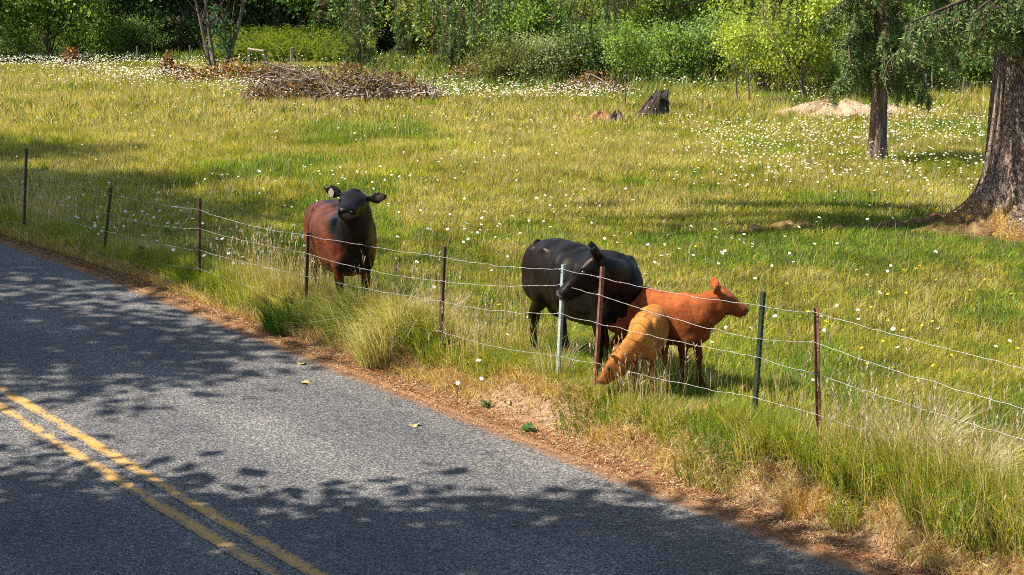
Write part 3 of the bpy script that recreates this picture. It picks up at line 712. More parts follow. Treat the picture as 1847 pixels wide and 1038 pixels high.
def mixc(a, b, f): return np.asarray(a)[None] * (1 - f[:, None]) + np.asarray(b)[None] * f[:, None]
def dist_path(V, pts):
    return np.min([np.linalg.norm(V - np.asarray(p[:3]), axis=1) for p in pts], 0)
def coat_redblack(V, hf, hs, hu, neck):
    base = mixc((.125, .032, .013), (.08, .023, .011), sstep(.9, 1.2, V[:, 2] + .12 * np.sin(V[:, 0] * 9)))
    blk = np.array([.008, .0065, .006])
    d = np.linalg.norm(V - np.array(neck[-1][:3]), axis=1)
    f_ = 1 - sstep(.46, .64, d)
    f_ = np.maximum(f_, sstep(.56, .74, V[:, 0] + .10 * (1.1 - V[:, 2]) + .06 * np.sin(V[:, 2] * 14)))
    f_ = np.clip(f_ + .5 * (fbm(V[:, 0] * 8 + V[:, 1] * 6, V[:, 2] * 8, 44, 3) - .5) * (f_ > .03) * (f_ < .97), 0, 1)
    f_ = np.maximum(f_, 1 - sstep(.30, .62, V[:, 2]))
    f_ = np.maximum(f_, (1 - sstep(.05, .11, np.abs(V[:, 1]))) * sstep(1.12, 1.18, V[:, 2]) * .8)
    f_ = np.maximum(f_, sstep(.78, .86, -V[:, 0]) * .85)
    return mixc((0, 0, 0), (1, 1, 1), np.zeros(len(V))) + base * (1 - f_[:, None]) + blk * f_[:, None]
def coat_black(V, hf, hs, hu, neck):
    c = mixc((.006, .005, .0045), (.013, .008, .006), sstep(-.1, .9, -V[:, 0]))
    rust = (1 - sstep(.45, .62, V[:, 2])) * sstep(.0, .3, .35 - np.abs(V[:, 0]))
    return c * (1 - .5 * rust[:, None]) + np.array([.06, .026, .014]) * (.5 * rust[:, None])
def coat_chestnut(V, hf, hs, hu, neck):
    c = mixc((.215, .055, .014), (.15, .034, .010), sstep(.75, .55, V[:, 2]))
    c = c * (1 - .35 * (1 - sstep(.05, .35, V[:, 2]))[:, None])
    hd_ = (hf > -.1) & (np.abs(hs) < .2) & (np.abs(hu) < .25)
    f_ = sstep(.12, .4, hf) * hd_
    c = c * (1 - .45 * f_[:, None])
    c = c * (.72 + .56 * fbm(V[:, 0] * 5 + V[:, 1] * 4, V[:, 2] * 5 + 3, 61, 4))[:, None] * (1 + .35 * sstep(1.0, 1.2, V[:, 2]) - .3 * (1 - sstep(.55, .75, V[:, 2])))[:, None]  # mottled coat; sunlit back and shaded belly are painted into the colour
    neckf = np.exp(-(np.linalg.norm(V - np.array(neck[-2][:3]), axis=1) / .22) ** 2)  # shade of the neck folds painted into the coat colour
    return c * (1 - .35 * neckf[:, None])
def coat_tan(V, hf, hs, hu, neck):
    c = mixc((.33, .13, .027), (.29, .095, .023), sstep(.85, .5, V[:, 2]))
    c = c * (.68 + .64 * fbm(V[:, 0] * 6 + V[:, 1] * 5, V[:, 2] * 6 + 3, 62, 4))[:, None] * (1 + .25 * sstep(1.0, 1.2, V[:, 2]) - .25 * (1 - sstep(.55, .75, V[:, 2])))[:, None]  # mottling, with light on the back and shade below painted in
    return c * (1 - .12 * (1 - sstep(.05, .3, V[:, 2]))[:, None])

def put(x, y): return (x, y, tz(x, y))
cattle('red_brown_cow', 'glossy red brown cow with black head raised and a pale ear tag', put(-1.93, 18.6), math.radians(-70), 1.02,
       [(.48, 0, .98, .22, .23, .36), (.64, -.005, 1.06, .19, .19, .31), (.75, -.02, 1.17, .165, .17, .25), (.80, -.045, 1.29, .145, .13, .18), (.82, -.06, 1.35, .11, .08, .10)],
       (.90, -.40, -.08), coat_redblack, M['coat'], girth=1.0, headk=1.06, ear=(.23, .12), ear_up=.22, roll=-.14, tagged=-1, steps=(.03, -.04, .06, -.05))
cattle('black_cow', 'black cow turning its head back towards its own flank', put(.70, 15.78), math.radians(-58), 1.0,
       [(.44, -.01, .98, .20, .20, .36), (.60, -.07, 1.00, .155, .15, .31), (.70, -.17, 1.04, .135, .125, .25), (.74, -.29, 1.10, .125, .11, .19), (.72, -.38, 1.15, .115, .085, .12)],
       (-.40, -.70, -.62), coat_black, M['coat'], girth=1.0, headk=1.06, ear=(.22, .13), ear_vec=(.75, .6, -.25), roll=.05, steps=(.02, -.1, -.05, .06), udder=True)
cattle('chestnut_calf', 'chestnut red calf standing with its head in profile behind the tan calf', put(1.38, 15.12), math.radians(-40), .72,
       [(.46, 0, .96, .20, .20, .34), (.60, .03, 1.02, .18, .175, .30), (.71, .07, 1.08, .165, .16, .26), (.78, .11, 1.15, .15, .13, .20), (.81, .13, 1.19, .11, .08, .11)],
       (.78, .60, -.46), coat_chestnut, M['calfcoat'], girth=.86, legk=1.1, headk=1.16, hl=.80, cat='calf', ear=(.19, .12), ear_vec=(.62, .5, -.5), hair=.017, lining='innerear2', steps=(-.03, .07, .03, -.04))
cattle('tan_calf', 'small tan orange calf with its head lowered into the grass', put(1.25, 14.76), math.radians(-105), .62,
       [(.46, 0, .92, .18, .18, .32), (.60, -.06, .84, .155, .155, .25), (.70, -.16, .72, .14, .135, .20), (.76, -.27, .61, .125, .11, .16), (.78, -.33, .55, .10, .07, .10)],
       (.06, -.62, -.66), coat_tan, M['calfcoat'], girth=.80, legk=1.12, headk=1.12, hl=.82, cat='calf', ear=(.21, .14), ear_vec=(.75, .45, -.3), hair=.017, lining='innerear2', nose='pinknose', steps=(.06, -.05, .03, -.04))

# ------------------------------------------------------------------ roadside wire fence
fence = empty('wire_fence', put(*spot(796, 637))); tag(fence, 'barbed wire fence on steel posts between the road and the cattle', 'fence')
finv = fence.matrix_world.inverted() if False else Matrix.Translation(-Vector(fence.location))
def floc(p): return Vector(p) - Vector(fence.location)
POSTS = [  # base px, top px, material, label
    ((43, 425), (48, 268), 'darkrust', 'dark rusted steel post where the verge is shaded'),
    ((186, 466), (201, 338), 'darkrust', 'dark steel post leaning to one side'),
    ((360, 515), (361, 358), 'darkrust', None),
    ((551, 568), (556, 420), 'darkrust', None),
    ((794, 637), (803, 445), 'darkrust', None),
    ((1007, 696), (1018, 478), 'galv', 'pale green galvanised steel post'),
    ((1073, 715), (1088, 482), 'rust', 'rust red steel post with a row of studs'),
    ((1359, 797), (1379, 527), 'greenpost', 'dark green steel post'),
    ((1476, 830), (1470, 555), 'rust', 'rust brown steel post')]
# extra posts outside the frame so that the strands end on something
extra = [(-9.4, 26.9, 1.1), (5.2, 9.3, 1.12)]
posts = []
def t_post(base, top, m_, label, lean_yaw):
    b_ = Vector(base); tp = Vector(top); ax = (tp - b_); L = ax.length; ax.normalize()
    bm = bmesh.new()
    def box(x0, x1, y0, y1, z0, z1):
        r_ = bmesh.ops.create_cube(bm, size=1)
        for v in r_['verts']:
            v.co = Vector(((x0 + x1) / 2 + v.co.x * (x1 - x0), (y0 + y1) / 2 + v.co.y * (y1 - y0), (z0 + z1) / 2 + v.co.z * (z1 - z0)))
    box(-.019, .019, -.004, .004, -.25, L); box(-.0035, .0035, .0042, .036, -.25, L - .002)
    zz = .12
    while zz < L - .03:
        box(-.008, .008, -.0115, -.0042, zz, zz + .022); zz += .053
    me = bpy.data.meshes.new('t_post'); bm.to_mesh(me); bm.free(); me.materials.append(M[m_])
    o = link('steel_post', me, fence)
    o.matrix_local = Matrix.Translation(floc(b_)) @ ax.to_track_quat('Z', 'Y').to_matrix().to_4x4() @ Matrix.Rotation(lean_yaw, 4, 'Z')
    if label: o['label'] = label
    posts.append((b_, tp))
for (bp, tp, m_, lab) in POSTS:
    x, y = spot(*bp); z = tz(x, y)
    top = (x_of(*tp, y), y, height_of(*tp, y))
    t_post((x, y, z - .02), top, m_, lab, math.radians(-40 + random.uniform(-10, 10)))
for x, y, h in extra:
    t_post((x, y, tz(x, y)), (x + .02, y, tz(x, y) + h), 'darkrust', None, math.radians(-40))
order = [9, 0, 1, 2, 3, 4, 5, 6, 7, 8, 10]
WIRE_PX = {0: (302, 341, 366, 404), 1: (349, 384, 416, 455), 2: (378, 412, 451, 484), 3: (424, 456, 497, 545), 4: (463, 507, 543, 597),
           5: (486, 513, 565, 641), 6: (500, 531, 582, 654), 7: (551, 611, 644, 716), 8: (562, 617, 673, 745)}
def wire_pts(w):
    pts = []
    for i in order:
        b_, tp = posts[i]
        if i in WIRE_PX:
            z = height_of(0, WIRE_PX[i][w], b_.y); f_ = (z - b_.z) / (tp.z - b_.z)
        else:
            f_ = (.86, .66, .45, .2)[w] if i == 9 else (.93, .70, .48, .22)[w]; z = b_.z + f_ * (tp.z - b_.z)
        p = b_.lerp(tp, f_); p.z = z; p += Vector((-.02, -.022, 0)); pts.append(np.array(p))
    return pts
for w in range(4):
    pts = wire_pts(w); path = []
    for a_, b_ in zip(pts[:-1], pts[1:]):
        L = np.linalg.norm(b_ - a_); nseg = max(6, int(L / .09)); sag = .018 * L * random.uniform(.3, 1.2)
        for j in range(nseg):
            t_ = j / nseg; p = a_ * (1 - t_) + b_ * t_
            p = p + np.array([random.gauss(0, .003), random.gauss(0, .003), -4 * sag * t_ * (1 - t_) + random.gauss(0, .0035)]); path.append(p)
    path.append(pts[-1]); path = np.array(path) - np.array(fence.location)
    acc = Acc(); add_tube(acc, path, .0024, 5)
    # barbs every 12 cm: two short points wound round the strand
    seglen = np.linalg.norm(np.diff(path, axis=0), axis=1); cum = np.concatenate([[0], np.cumsum(seglen)])
    for q in np.arange(.05, cum[-1], .125):
        i = min(np.searchsorted(cum, q), len(path) - 1) - 1; i = max(i, 0)
        p = path[i] + (path[i + 1] - path[i]) * ((q - cum[i]) / max(seglen[i], 1e-6))
        for sg in (-1, 1):
            d_ = np.array([random.gauss(0, .3), random.gauss(0, .3), 1.0]); d_ /= np.linalg.norm(d_)
            add_tube(acc, [p - d_ * .006 * sg, p + d_ * .010 * sg], [.0016, .0005], 3)
        u_ = path[i + 1] - path[i]; u_ = u_ / np.linalg.norm(u_); add_tube(acc, [p - u_ * .01, p + u_ * .008], .0034, 5)
    link('barbed_wire', acc.mesh('barbed_wire', [M['wire']], True), fence)
    # wire clips on the posts
    for i, p in zip(order, pts):
        if i in WIRE_PX:
            acc = Acc(); c0 = p - np.array(fence.location); th = np.linspace(-.5, np.pi + .5, 9)
            add_tube(acc, np.stack([c0[0] + .028 * np.cos(th + .6), c0[1] + .012 + .03 * np.sin(th + .6), c0[2] + .006 * np.sin(th * 2)], -1), .002, 4)
            link('wire_clip', acc.mesh('wire_clip', [M['wire']], True), fence)
# loose end of wire curling down beside one post
a0 = wire_pts(0)[3]; p0 = np.array([x_of(343, 374, 20.2), 20.2, height_of(343, 374, 20.2)]); p3 = np.array([x_of(318, 418, 20.25), 20.25, height_of(318, 418, 20.25)])
q_ = catmull([p0, p0 + [0, 0, -.08], (p0 + p3) / 2 + [.03, 0, -.02], p3], 6) - np.array(fence.location)
acc = Acc(); add_tube(acc, q_, .0028, 5); link('loose_wire', acc.mesh('loose_wire', [M['wire']], True), fence)

# ------------------------------------------------------------------ trees and shrubs
LEAFS = {
    'pale': [(.22, .27, .10), (.28, .32, .15), (.16, .21, .07), (.34, .36, .22)],
    'olive': [(.15, .19, .05), (.20, .22, .06), (.11, .15, .035), (.25, .22, .09)],
    'maple': [(.17, .28, .05), (.22, .34, .065), (.27, .38, .08), (.11, .19, .035)],
    'deep': [(.035, .085, .02), (.055, .12, .026), (.08, .16, .035)],
    'lime': [(.29, .38, .05), (.37, .44, .06), (.22, .32, .045), (.42, .42, .09)],
    'shrub': [(.12, .21, .05), (.16, .25, .07), (.09, .17, .035), (.24, .29, .13)],
    'blue': [(.07, .15, .07), (.10, .19, .10), (.05, .11, .05)],
    'dead': [(.30, .15, .05), (.22, .10, .035), (.38, .21, .08), (.14, .07, .03)],
    'brush': [(.16, .085, .035), (.26, .15, .06), (.09, .055, .028), (.32, .2, .09)]}
def crown_clumps(n, rx, ry, z0, z1, seed, shell=.55):
    r = np.random.default_rng(seed); out = []
    zc = (z0 + z1) / 2; rz = (z1 - z0) / 2
    while len(out) < n:
        v = r.normal(size=3); v /= np.linalg.norm(v); q = r.uniform(shell, 1) if r.random() < .8 else r.uniform(.1, shell)
        lump = .78 + .3 * math.sin(v[0] * 4 + seed) * math.cos(v[1] * 3 + seed * 2) + .1 * r.normal()
        out.append((v[0] * rx * q * lump, v[1] * ry * q * lump, zc + v[2] * rz * q * lump))
    return np.array(out)
def leaf_clump(acc, C, nl, rad, size, kind, rs, hang=.3):
    n = len(C) * nl; cc = np.repeat(C, nl, 0)
    off_ = rs.normal(size=(n, 3)) * np.array([rad, rad, rad * .62]); P = cc + off_
    D_ = rs.normal(size=(n, 3)); D_[:, 2] -= hang; D_ += off_ / rad * .5; D_ /= np.linalg.norm(D_, axis=1)[:, None]
    cl = np.repeat(np.clip(rs.normal(1, .26, (len(C), 1)), .45, 1.7), nl, 0)
    L = size * rs.uniform(.6, 1.3, n)
    base = np.array(LEAFS[kind]); col = np.clip(base[rs.integers(0, len(base), n)] * cl * (1 + rs.normal(0, .14, (n, 1))), .005, .9)
    sdv = rs.normal(size=(n, 3)); sdv[:, 2] += 1.6          # blades lie mostly flat to the sky
    V, F, Cc = leaf_quads(P, L, L * rs.uniform(.55, .8, n), D_, col, roll=np.cross(D_, sdv))
    acc.add(V, F, Cc)
def limb_path(a, b, bend, rs, k=6):
    a = np.array(a, float); b = np.array(b, float); m_ = (a + b) / 2 + rs.normal(0, bend, 3); return catmull([a, m_, b], k)
def broadleaf_meshes(key, height, r0, z0, rx, nclump, nl, size, kind, seed, rad=.35, ry=None, stems=((0, 0, 0),), bark='greybark', wood_to=.8, limbs=None):
    rs = np.random.default_rng(seed); ry = ry or rx
    C = crown_clumps(nclump, rx, ry, z0, height, seed)
    wood = Acc()
    for (sx, sy, tilt) in stems:
        rr = r0 * rs.uniform(.8, 1.1) if len(stems) > 1 else r0
        top = np.array([sx + math.cos(tilt) * (.0 if tilt == 0 else rx * .5), sy + math.sin(tilt) * (.0 if tilt == 0 else rx * .3), height * wood_to])
        p = limb_path((sx, sy, -.15), top, .04 * height, rs, 8); t_ = np.linspace(0, 1, len(p))
        add_tube(wood, p, rr * (1 - .75 * t_) + rr * .5 * np.exp(-t_ * 30), 9)
        near = C[rs.choice(len(C), min(len(C), limbs or 26 // len(stems) + 6), replace=False)]
        for c in near:
            tt = np.clip((c[2] - .25 * height) / height, .12, .9) * rs.uniform(.7, 1); a = p[int(tt * (len(p) - 1))]
            q = limb_path(a, c, .12, rs, 4); add_tube(wood, q, np.linspace(rr * .3, .006, len(q)), 4)
    leaf = Acc(); leaf_clump(leaf, C, nl, rad, size, kind, rs)
    return wood.mesh(key + '_trunk', [M[bark]], True), leaf.mesh(key + '_crown', [M['leaf']])
BANK = {}
def bank(key, *a, **k):
    BANK[key] = broadleaf_meshes(key, *a, **k)
def plant(key, name, label, cat, x, y, rz=0, sc=1.0, group=None, sz=None):
    tr, cr = BANK[key]; o = empty(name, (x, y, tz(x, y) - .03), rz, sc)
    if sz: o.scale = (sc, sc, sz)
    tag(o, label, cat, group)
    link('trunk', tr, o); link('crown', cr, o); return o
#      key        height r0  z0   rx  clumps nl size kind seed
bank('maple_a', 5.4, .13, .9, 3.2, 150, 90, .17, 'maple', 101, rad=.42)
bank('maple_b', 5.0, .12, .5, 2.9, 140, 90, .16, 'maple', 102, rad=.40)
bank('deep_a', 9.5, .2, .3, 3.6, 150, 90, .19, 'deep', 103, rad=.45)
bank('lime_a', 5.2, .09, .1, 2.4, 120, 100, .13, 'lime', 104, rad=.33)
bank('lime_b', 4.8, .09, .1, 2.1, 110, 95, .12, 'lime', 105, rad=.30)
bank('shrub_a', 2.3, .05, -.1, 1.6, 70, 90, .10, 'shrub', 106, rad=.24)
bank('shrub_b', 1.9, .05, -.1, 1.9, 70, 90, .09, 'shrub', 107, rad=.24)
bank('shrub_c', 2.6, .05, .0, 1.5, 70, 90, .11, 'maple', 108, rad=.26)
bank('shrub_d', 2.2, .05, -.1, 1.5, 60, 90, .09, 'pale', 121, rad=.24)
bank('shrub_e', 1.7, .05, -.1, 1.6, 60, 90, .08, 'olive', 122, rad=.22)
bank('sapling', 3.4, .035, 1.05, .95, 36, 70, .09, 'lime', 109, rad=.2, limbs=7)
bank('sapling_g', 3.2, .035, 1.0, .95, 40, 80, .09, 'maple', 110, rad=.2, limbs=7)
bank('shade_a', 12.5, .28, 5.0, 3.1, 78, 110, .28, 'maple', 111, rad=.55)
bank('shade_b', 12.0, .26, 5.2, 2.7, 62, 110, .28, 'maple', 112, rad=.5)
bank('shade_c', 12.5, .26, 5.0, 2.9, 40, 150, .26, 'maple', 131, rad=.62)
bank('multi', 7.5, .10, 2.3, 2.8, 60, 80, .15, 'maple', 113, rad=.35, stems=((-.14, 0, 2.7), (.12, .05, .8), (.02, -.1, 1.6)), limbs=5)

def at_px(px, py): return spot(px, py)
# maples at the left wood edge
x, y = at_px(92, 113); plant('maple_a', 'maple_tree', 'bright green maple with a slim pale trunk at the wood edge', 'tree', x, y, .4, 1.0)
x, y = at_px(22, 116); plant('maple_b', 'maple_tree', 'broad green maple overhanging the dark fence posts', 'tree', x - 1.5, y + 1, 1.9, 1.05)
x, y = at_px(105, 108); plant('maple_b', 'maple_tree', 'green maple crowded behind the slim pale trunk', 'tree', x + 1.2, y + 4, 3.1, 1.0)
x, y = at_px(390, 134); plant('multi', 'ash_tree', 'tree of several bare grey stems rising from one base', 'tree', x, y, .0, 1.0)
ivy = Acc(); leaf_clump(ivy, np.array([(.32, -.25, 1.15), (.18, -.3, 1.6), (.45, -.2, .95), (.28, -.3, 2.0), (.1, -.2, 2.4), (.5, -.2, 1.3)]), 60, .15, .13, 'blue', np.random.default_rng(5))
link('ivy_leaves', ivy.mesh('ivy_leaves', [M['leaf']]), [q for q in bpy.data.objects if q.name == 'ash_tree'][0])
# dark wood behind
wood = [(-27, 86, 'deep_a'), (-21.5, 83, 'deep_a'), (-17.5, 76, 'deep_a'), (-14.6, 77, 'deep_a'), (-13, 80, 'deep_a'), (-9, 86, 'deep_a'), (-5.5, 90, 'deep_a'), (-2, 84, 'deep_a'), (2, 88, 'deep_a'), (7, 84, 'deep_a'), (12, 82, 'deep_a'), (17, 78, 'deep_a'), (22, 74, 'deep_a'), (26, 82, 'deep_a'), (-30, 88, 'deep_a'), (-24, 92, 'deep_a'), (-14, 94, 'deep_a'), (14, 92, 'deep_a'), (5, 98, 'deep_a'), (-6, 100, 'deep_a'), (24, 94, 'deep_a'), (-19, 103, 'deep_a'), (18, 104, 'deep_a'), (-11, 77, 'deep_a'), (-7.2, 80, 'deep_a'), (-3.8, 78, 'deep_a'), (9.5, 75, 'deep_a'), (4.2, 78, 'deep_a'), (20, 70, 'deep_a'), (-1, 94, 'deep_a'), (10, 90, 'deep_a'), (-10, 92, 'deep_a'), (14.5, 74, 'deep_a')]
for i, (x, y, k) in enumerate(wood):
    plant(k, 'forest_tree', 'dark green forest tree deep in the wood behind the field', 'tree', x, y, i * 1.7, 1.0 + .12 * math.sin(i * 2.3), 'dark trees of the wood')
mid = [(-8.2, 76, 'maple_a', 'green tree leaning over the fern bank', 'blue'), (-11.5, 79, 'maple_b', None, ''), (-2.5, 70, 'lime_a', None, ''), (.3, 66, 'maple_b', None, ''), (3.6, 68, 'lime_a', None, ''), (6.5, 70, 'maple_a', None, ''), (10.4, 62, 'lime_a', None, ''), (16, 66, 'maple_b', None, ''), (20, 62, 'maple_a', None, ''), (13.4, 70, 'lime_b', None, '')]
MIDW = ['', 'green tree at the end of the fern bank beside the many stemmed tree', 'yellow green tree behind the narrow drooping spruce', 'green tree behind the low drooping spruce', 'yellow green tree behind the pale shrubs', 'green tree above the lone sapling', 'yellow green tree above the pair of saplings', 'green tree behind the slender spruce', 'green tree behind the old spruce trunk', 'small yellow green tree behind the bare soil mound']
for i, (x, y, k, lab, _) in enumerate(mid):
    plant(k, 'understorey_tree', lab or MIDW[i], 'tree', x, y, i * 2.1, .95 + .1 * math.cos(i * 3.1), 'sunlit understorey trees')
x, y = at_px(1455, 178); plant('lime_b', 'hazel_tree', 'yellow green leafy tree reaching down to the grass beside the bare soil', 'tree', x, y + .4, .9, .9)
x, y = at_px(1420, 182); plant('lime_a', 'hazel_tree', 'yellow green tree standing behind the pair of saplings', 'tree', x - .2, y + 3.4, 2.2, .8)
# saplings with bare lower stems
x, y = at_px(1127, 196); plant('sapling_g', 'sapling', 'lone sapling with a thin bent stem beside the dark stump', 'sapling', x, y, .3, .82)
x, y = at_px(1331, 184); plant('sapling', 'sapling', 'thin sapling of a pair casting a round shadow', 'sapling', x, y, 1.2, .78, 'pair of thin saplings')
x, y = at_px(1354, 188); plant('sapling', 'sapling', 'thin sapling of a pair casting a round shadow', 'sapling', x, y, 2.9, .84, 'pair of thin saplings')
x, y = at_px(782, 118); plant('sapling_g', 'sapling', 'small green sapling standing between the drooping limbs', 'sapling', x, y, 2, .9)
# shrubs along the back edge of the field
shr = [(250, 108, 'shrub_a'), (190, 106, 'shrub_c'), (330, 104, 'shrub_e'), (140, 104, 'shrub_c'), (290, 100, 'shrub_a'), (40, 108, 'shrub_b'),
       (905, 152, 'shrub_e'), (965, 150, 'shrub_d'), (1030, 148, 'shrub_e'), (1085, 150, 'shrub_a'), (1000, 125, 'shrub_d'), (1060, 122, 'shrub_a'), (940, 118, 'shrub_d'), (870, 112, 'shrub_b'),
       (1200, 150, 'shrub_c'), (1250, 146, 'shrub_a'), (1290, 138, 'shrub_c'), (1390, 146, 'shrub_e'), (1160, 134, 'shrub_b'), (740, 94, 'shrub_c'), (690, 92, 'shrub_a'), (820, 96, 'shrub_c'),
       (1560, 168, 'shrub_c'), (1620, 165, 'shrub_a'), (1680, 160, 'shrub_b'), (1740, 158, 'shrub_c'), (1800, 160, 'shrub_a'), (1500, 160, 'shrub_e'), (1590, 140, 'shrub_a'), (1700, 135, 'shrub_c'), (640, 90, 'shrub_e'), (780, 84, 'shrub_d')]
LOOK = {'shrub_a': 'mid green bushy shrub', 'shrub_b': 'low spreading green shrub', 'shrub_c': 'bright green tall shrub', 'shrub_d': 'pale whitish green shrub', 'shrub_e': 'olive brown low shrub'}
def place_words(px):
    for lim_, w_ in ((350, 'under the maples at the dark wood edge'), (850, 'behind the drooping spruces'), (1120, 'behind the brown withered scrub'), (1420, 'behind the saplings'), (1640, 'behind the slender spruce'), (9999, 'behind the old spruce trunk')):
        if px < lim_: return w_
for i, (px, py, k) in enumerate(shr):
    x, y = at_px(px, py); w_ = place_words(px)
    plant(k, 'shrub', LOOK[k] + ' ' + w_, 'shrub', x, y, i * 1.3, .75 + .4 * random.random(), LOOK[k] + 's ' + w_)
# roadside trees standing left of the picture; their crowns shade the road and verge
for i, (x, y, k, sc, lab) in enumerate([
        (-6.7, 9.3, 'shade_a', .95, 'tall roadside tree shading the near road'), (-12.6, 16.2, 'shade_c', 1.05, 'tall roadside tree opposite the steel posts'), 
        (-17.2, 24.6, 'shade_a', 1.35, 'roadside tree shading the verge daisies'), (-18.8, 27.6, 'shade_a', 1.35, 'tall roadside tree whose shadow crosses the pasture'), (-21, 33.5, 'shade_b', 1.3, 'tree standing by the fence beyond the bend'),
        (-9.6, 10.6, 'shade_b', .85, 'smaller roadside tree beside the tall one over the near road'), (-15.6, 21.4, 'shade_c', 1.4, 'tall narrow roadside tree next to the leaning post')]):
    plant(k, 'roadside_tree', lab, 'tree', x, y, i * 2.4, sc)

# ---- old spruce, second spruce and their hanging limbs
def spray(acc, P, D_, L, Wd, col, rs):
    V, F, C = leaf_quads(P, L, Wd, D_, col); acc.add(V, F, C)
NEED = np.array([(.09, .155, .045), (.12, .195, .055), (.16, .235, .075), (.065, .11, .036)])
TIPS = np.array([(.22, .32, .09), (.27, .36, .11)])
BROWN = np.array([(.20, .125, .07), (.14, .085, .05), (.27, .18, .11)])
def hanging_limb(foliage, woodacc, path, r0, rs, spacing=.10, lmin=.35, lmax=1.3, t0=.12, dead=.16, size=1.0, taper=True, hangk=1.0):
    path = np.asarray(path); seg = np.linalg.norm(np.diff(path, axis=0), axis=1); cum = np.concatenate([[0], np.cumsum(seg)])
    add_tube(woodacc, path, np.linspace(r0, .008, len(path)), 6)
    q = cum[-1] * t0
    while q < cum[-1]:
        i = min(np.searchsorted(cum, q), len(path) - 1) - 1; i = max(i, 0)
        p = path[i] + (path[i + 1] - path[i]) * ((q - cum[i]) / seg[i]); tn = (path[i + 1] - path[i]) / seg[i]
        sdv = np.cross(tn, [0, 0, 1]); sdv /= np.linalg.norm(sdv) + 1e-9
        frac = q / cum[-1]
        nzv = float(vnoise(np.array([q * 1.15 + path[3][1] * 7]), np.array([path[-1][2] * 5.0]), 19)[0]); env = max(0.0, (nzv - .35) / .5) ** 1.8 * 1.4 if taper else 1
        L = rs.uniform(.5, 1) * (lmin * .5 + (lmax - lmin * .5) * min(1.1, env)); L *= (1.15 - .6 * frac)
        sg = rs.choice([-1, 1]); d0 = sdv * sg * rs.uniform(.2, .8) + tn * rs.uniform(.0, .5) + np.array([0, 0, -.5])
        ks = max(3, int(L / .12)); pts = [p]; d_ = d0 / np.linalg.norm(d0)
        for _ in range(ks):
            d_ = d_ * .72 + np.array([0, 0, -.42 * hangk]) + rs.normal(0, .06, 3); d_ /= np.linalg.norm(d_); pts.append(pts[-1] + d_ * (L / ks))
        pts = np.array(pts); add_tube(woodacc, pts[::2] if len(pts) > 5 else pts, np.linspace(.009, .003, len(pts[::2] if len(pts) > 5 else pts)), 3)
        isdead = rs.random() < dead
        n = int(L / .0068 * (.35 if isdead else 1) / size ** 1.5); tt = rs.uniform(0.05, 1, n) * (len(pts) - 1.001); ii = tt.astype(int); ff = (tt - ii)[:, None]
        P = pts[ii] * (1 - ff) + pts[ii + 1] * ff
        dd = rs.normal(0, .75, (n, 3)) + (pts[ii + 1] - pts[ii]) / (L / ks) * .5; dd /= np.linalg.norm(dd, axis=1)[:, None]
        base = BROWN if isdead else NEED; col = base[rs.integers(0, len(base), n)] * (1 + rs.normal(0, .15, (n, 1)))
        if not isdead:
            tp = rs.random(n) < .16 + .2 * (tt / len(pts)); col[tp] = TIPS[rs.integers(0, 2, tp.sum())]
        LL = rs.uniform(.05, .115, n) * size
        spray(foliage, P, dd, LL, LL * rs.uniform(.14, .24, n), np.clip(col, .004, .9), rs)
        q += spacing * rs.uniform(.5, 1.5)
def bumpy_trunk(rfun, zs, seg, seed, lean=(0, 0), lobes=5, rid=.045):
    th = np.linspace(0, 2 * np.pi, seg, endpoint=False); V = []
    rs = np.random.default_rng(seed); ph = rs.uniform(0, 6, 6)
    for z in zs:
        r = rfun(z); fl = math.exp(-max(z, 0) / .45)
        k = 1 + .28 * fl * (np.sin(lobes * th + ph[0]) * .6 + np.sin(3 * th + ph[1]) * .5) + .03 * np.sin(4 * th + ph[2] + z * .4)
        nz_ = fbm(np.cos(th) * 6 + 20 + z * .25, np.sin(th) * 6 + z * .7 + 9, seed, 3) - .5
        rg = (np.abs(fbm(th * 7 + 4, np.full(seg, z * 1.1), seed + 3, 3) - .5) * 2)
        k = k + .16 * nz_ * (1 + fl) + rid * (rg - .3) / max(r, .3) * .6
        V.append(np.stack([np.cos(th) * r * k + lean[0] * z, np.sin(th) * r * k + lean[1] * z, np.full(seg, z)], -1))
    V = np.concatenate(V); n = len(zs); i = np.arange(n - 1)[:, None] * seg; j = np.arange(seg)[None]; kk = (j + 1) % seg
    return V, np.stack([i + j, i + kk, i + seg + kk, i + seg + j], -1).reshape(-1, 4)
rs = np.random.default_rng(77)
big = empty('old_spruce', (BIGT[0], BIGT[1], tz(*BIGT) - .02)); tag(big, 'massive old spruce with furrowed trunk, mossy flared roots and long drooping limbs', 'tree')
zs = np.concatenate([np.linspace(-.25, 1.2, 40), np.linspace(1.25, 4.5, 50), np.linspace(4.7, 21, 40)])
V, F = bumpy_trunk(lambda z: (.60 - .024 * max(z, 0)) + .85 * math.exp(-max(z + .05, 0) / .33), zs, 140, 5, (-.012, 0))
link('trunk', mesh_np('trunk', V, F, [M['bigbark']], smooth=True), big)
fol = Acc(); wd = Acc()
def big_limb(azdeg, z0, length, rise, droop, r0=.09, **k):
    a = math.radians(azdeg); d_ = np.array([math.cos(a), math.sin(a), 0]); s_ = np.array([-d_[1], d_[0], 0])
    t_ = np.linspace(0, 1, 22)[:, None]
    p = d_ * (length * t_) + np.array([0, 0, 1]) * (z0 + rise * np.sin(t_ * np.pi * .55) * 1.0 - droop * t_ ** 2.2) + s_ * (.25 * np.sin(t_ * 5 + azdeg))
    hanging_limb(fol, wd, p, r0, rs, **k)
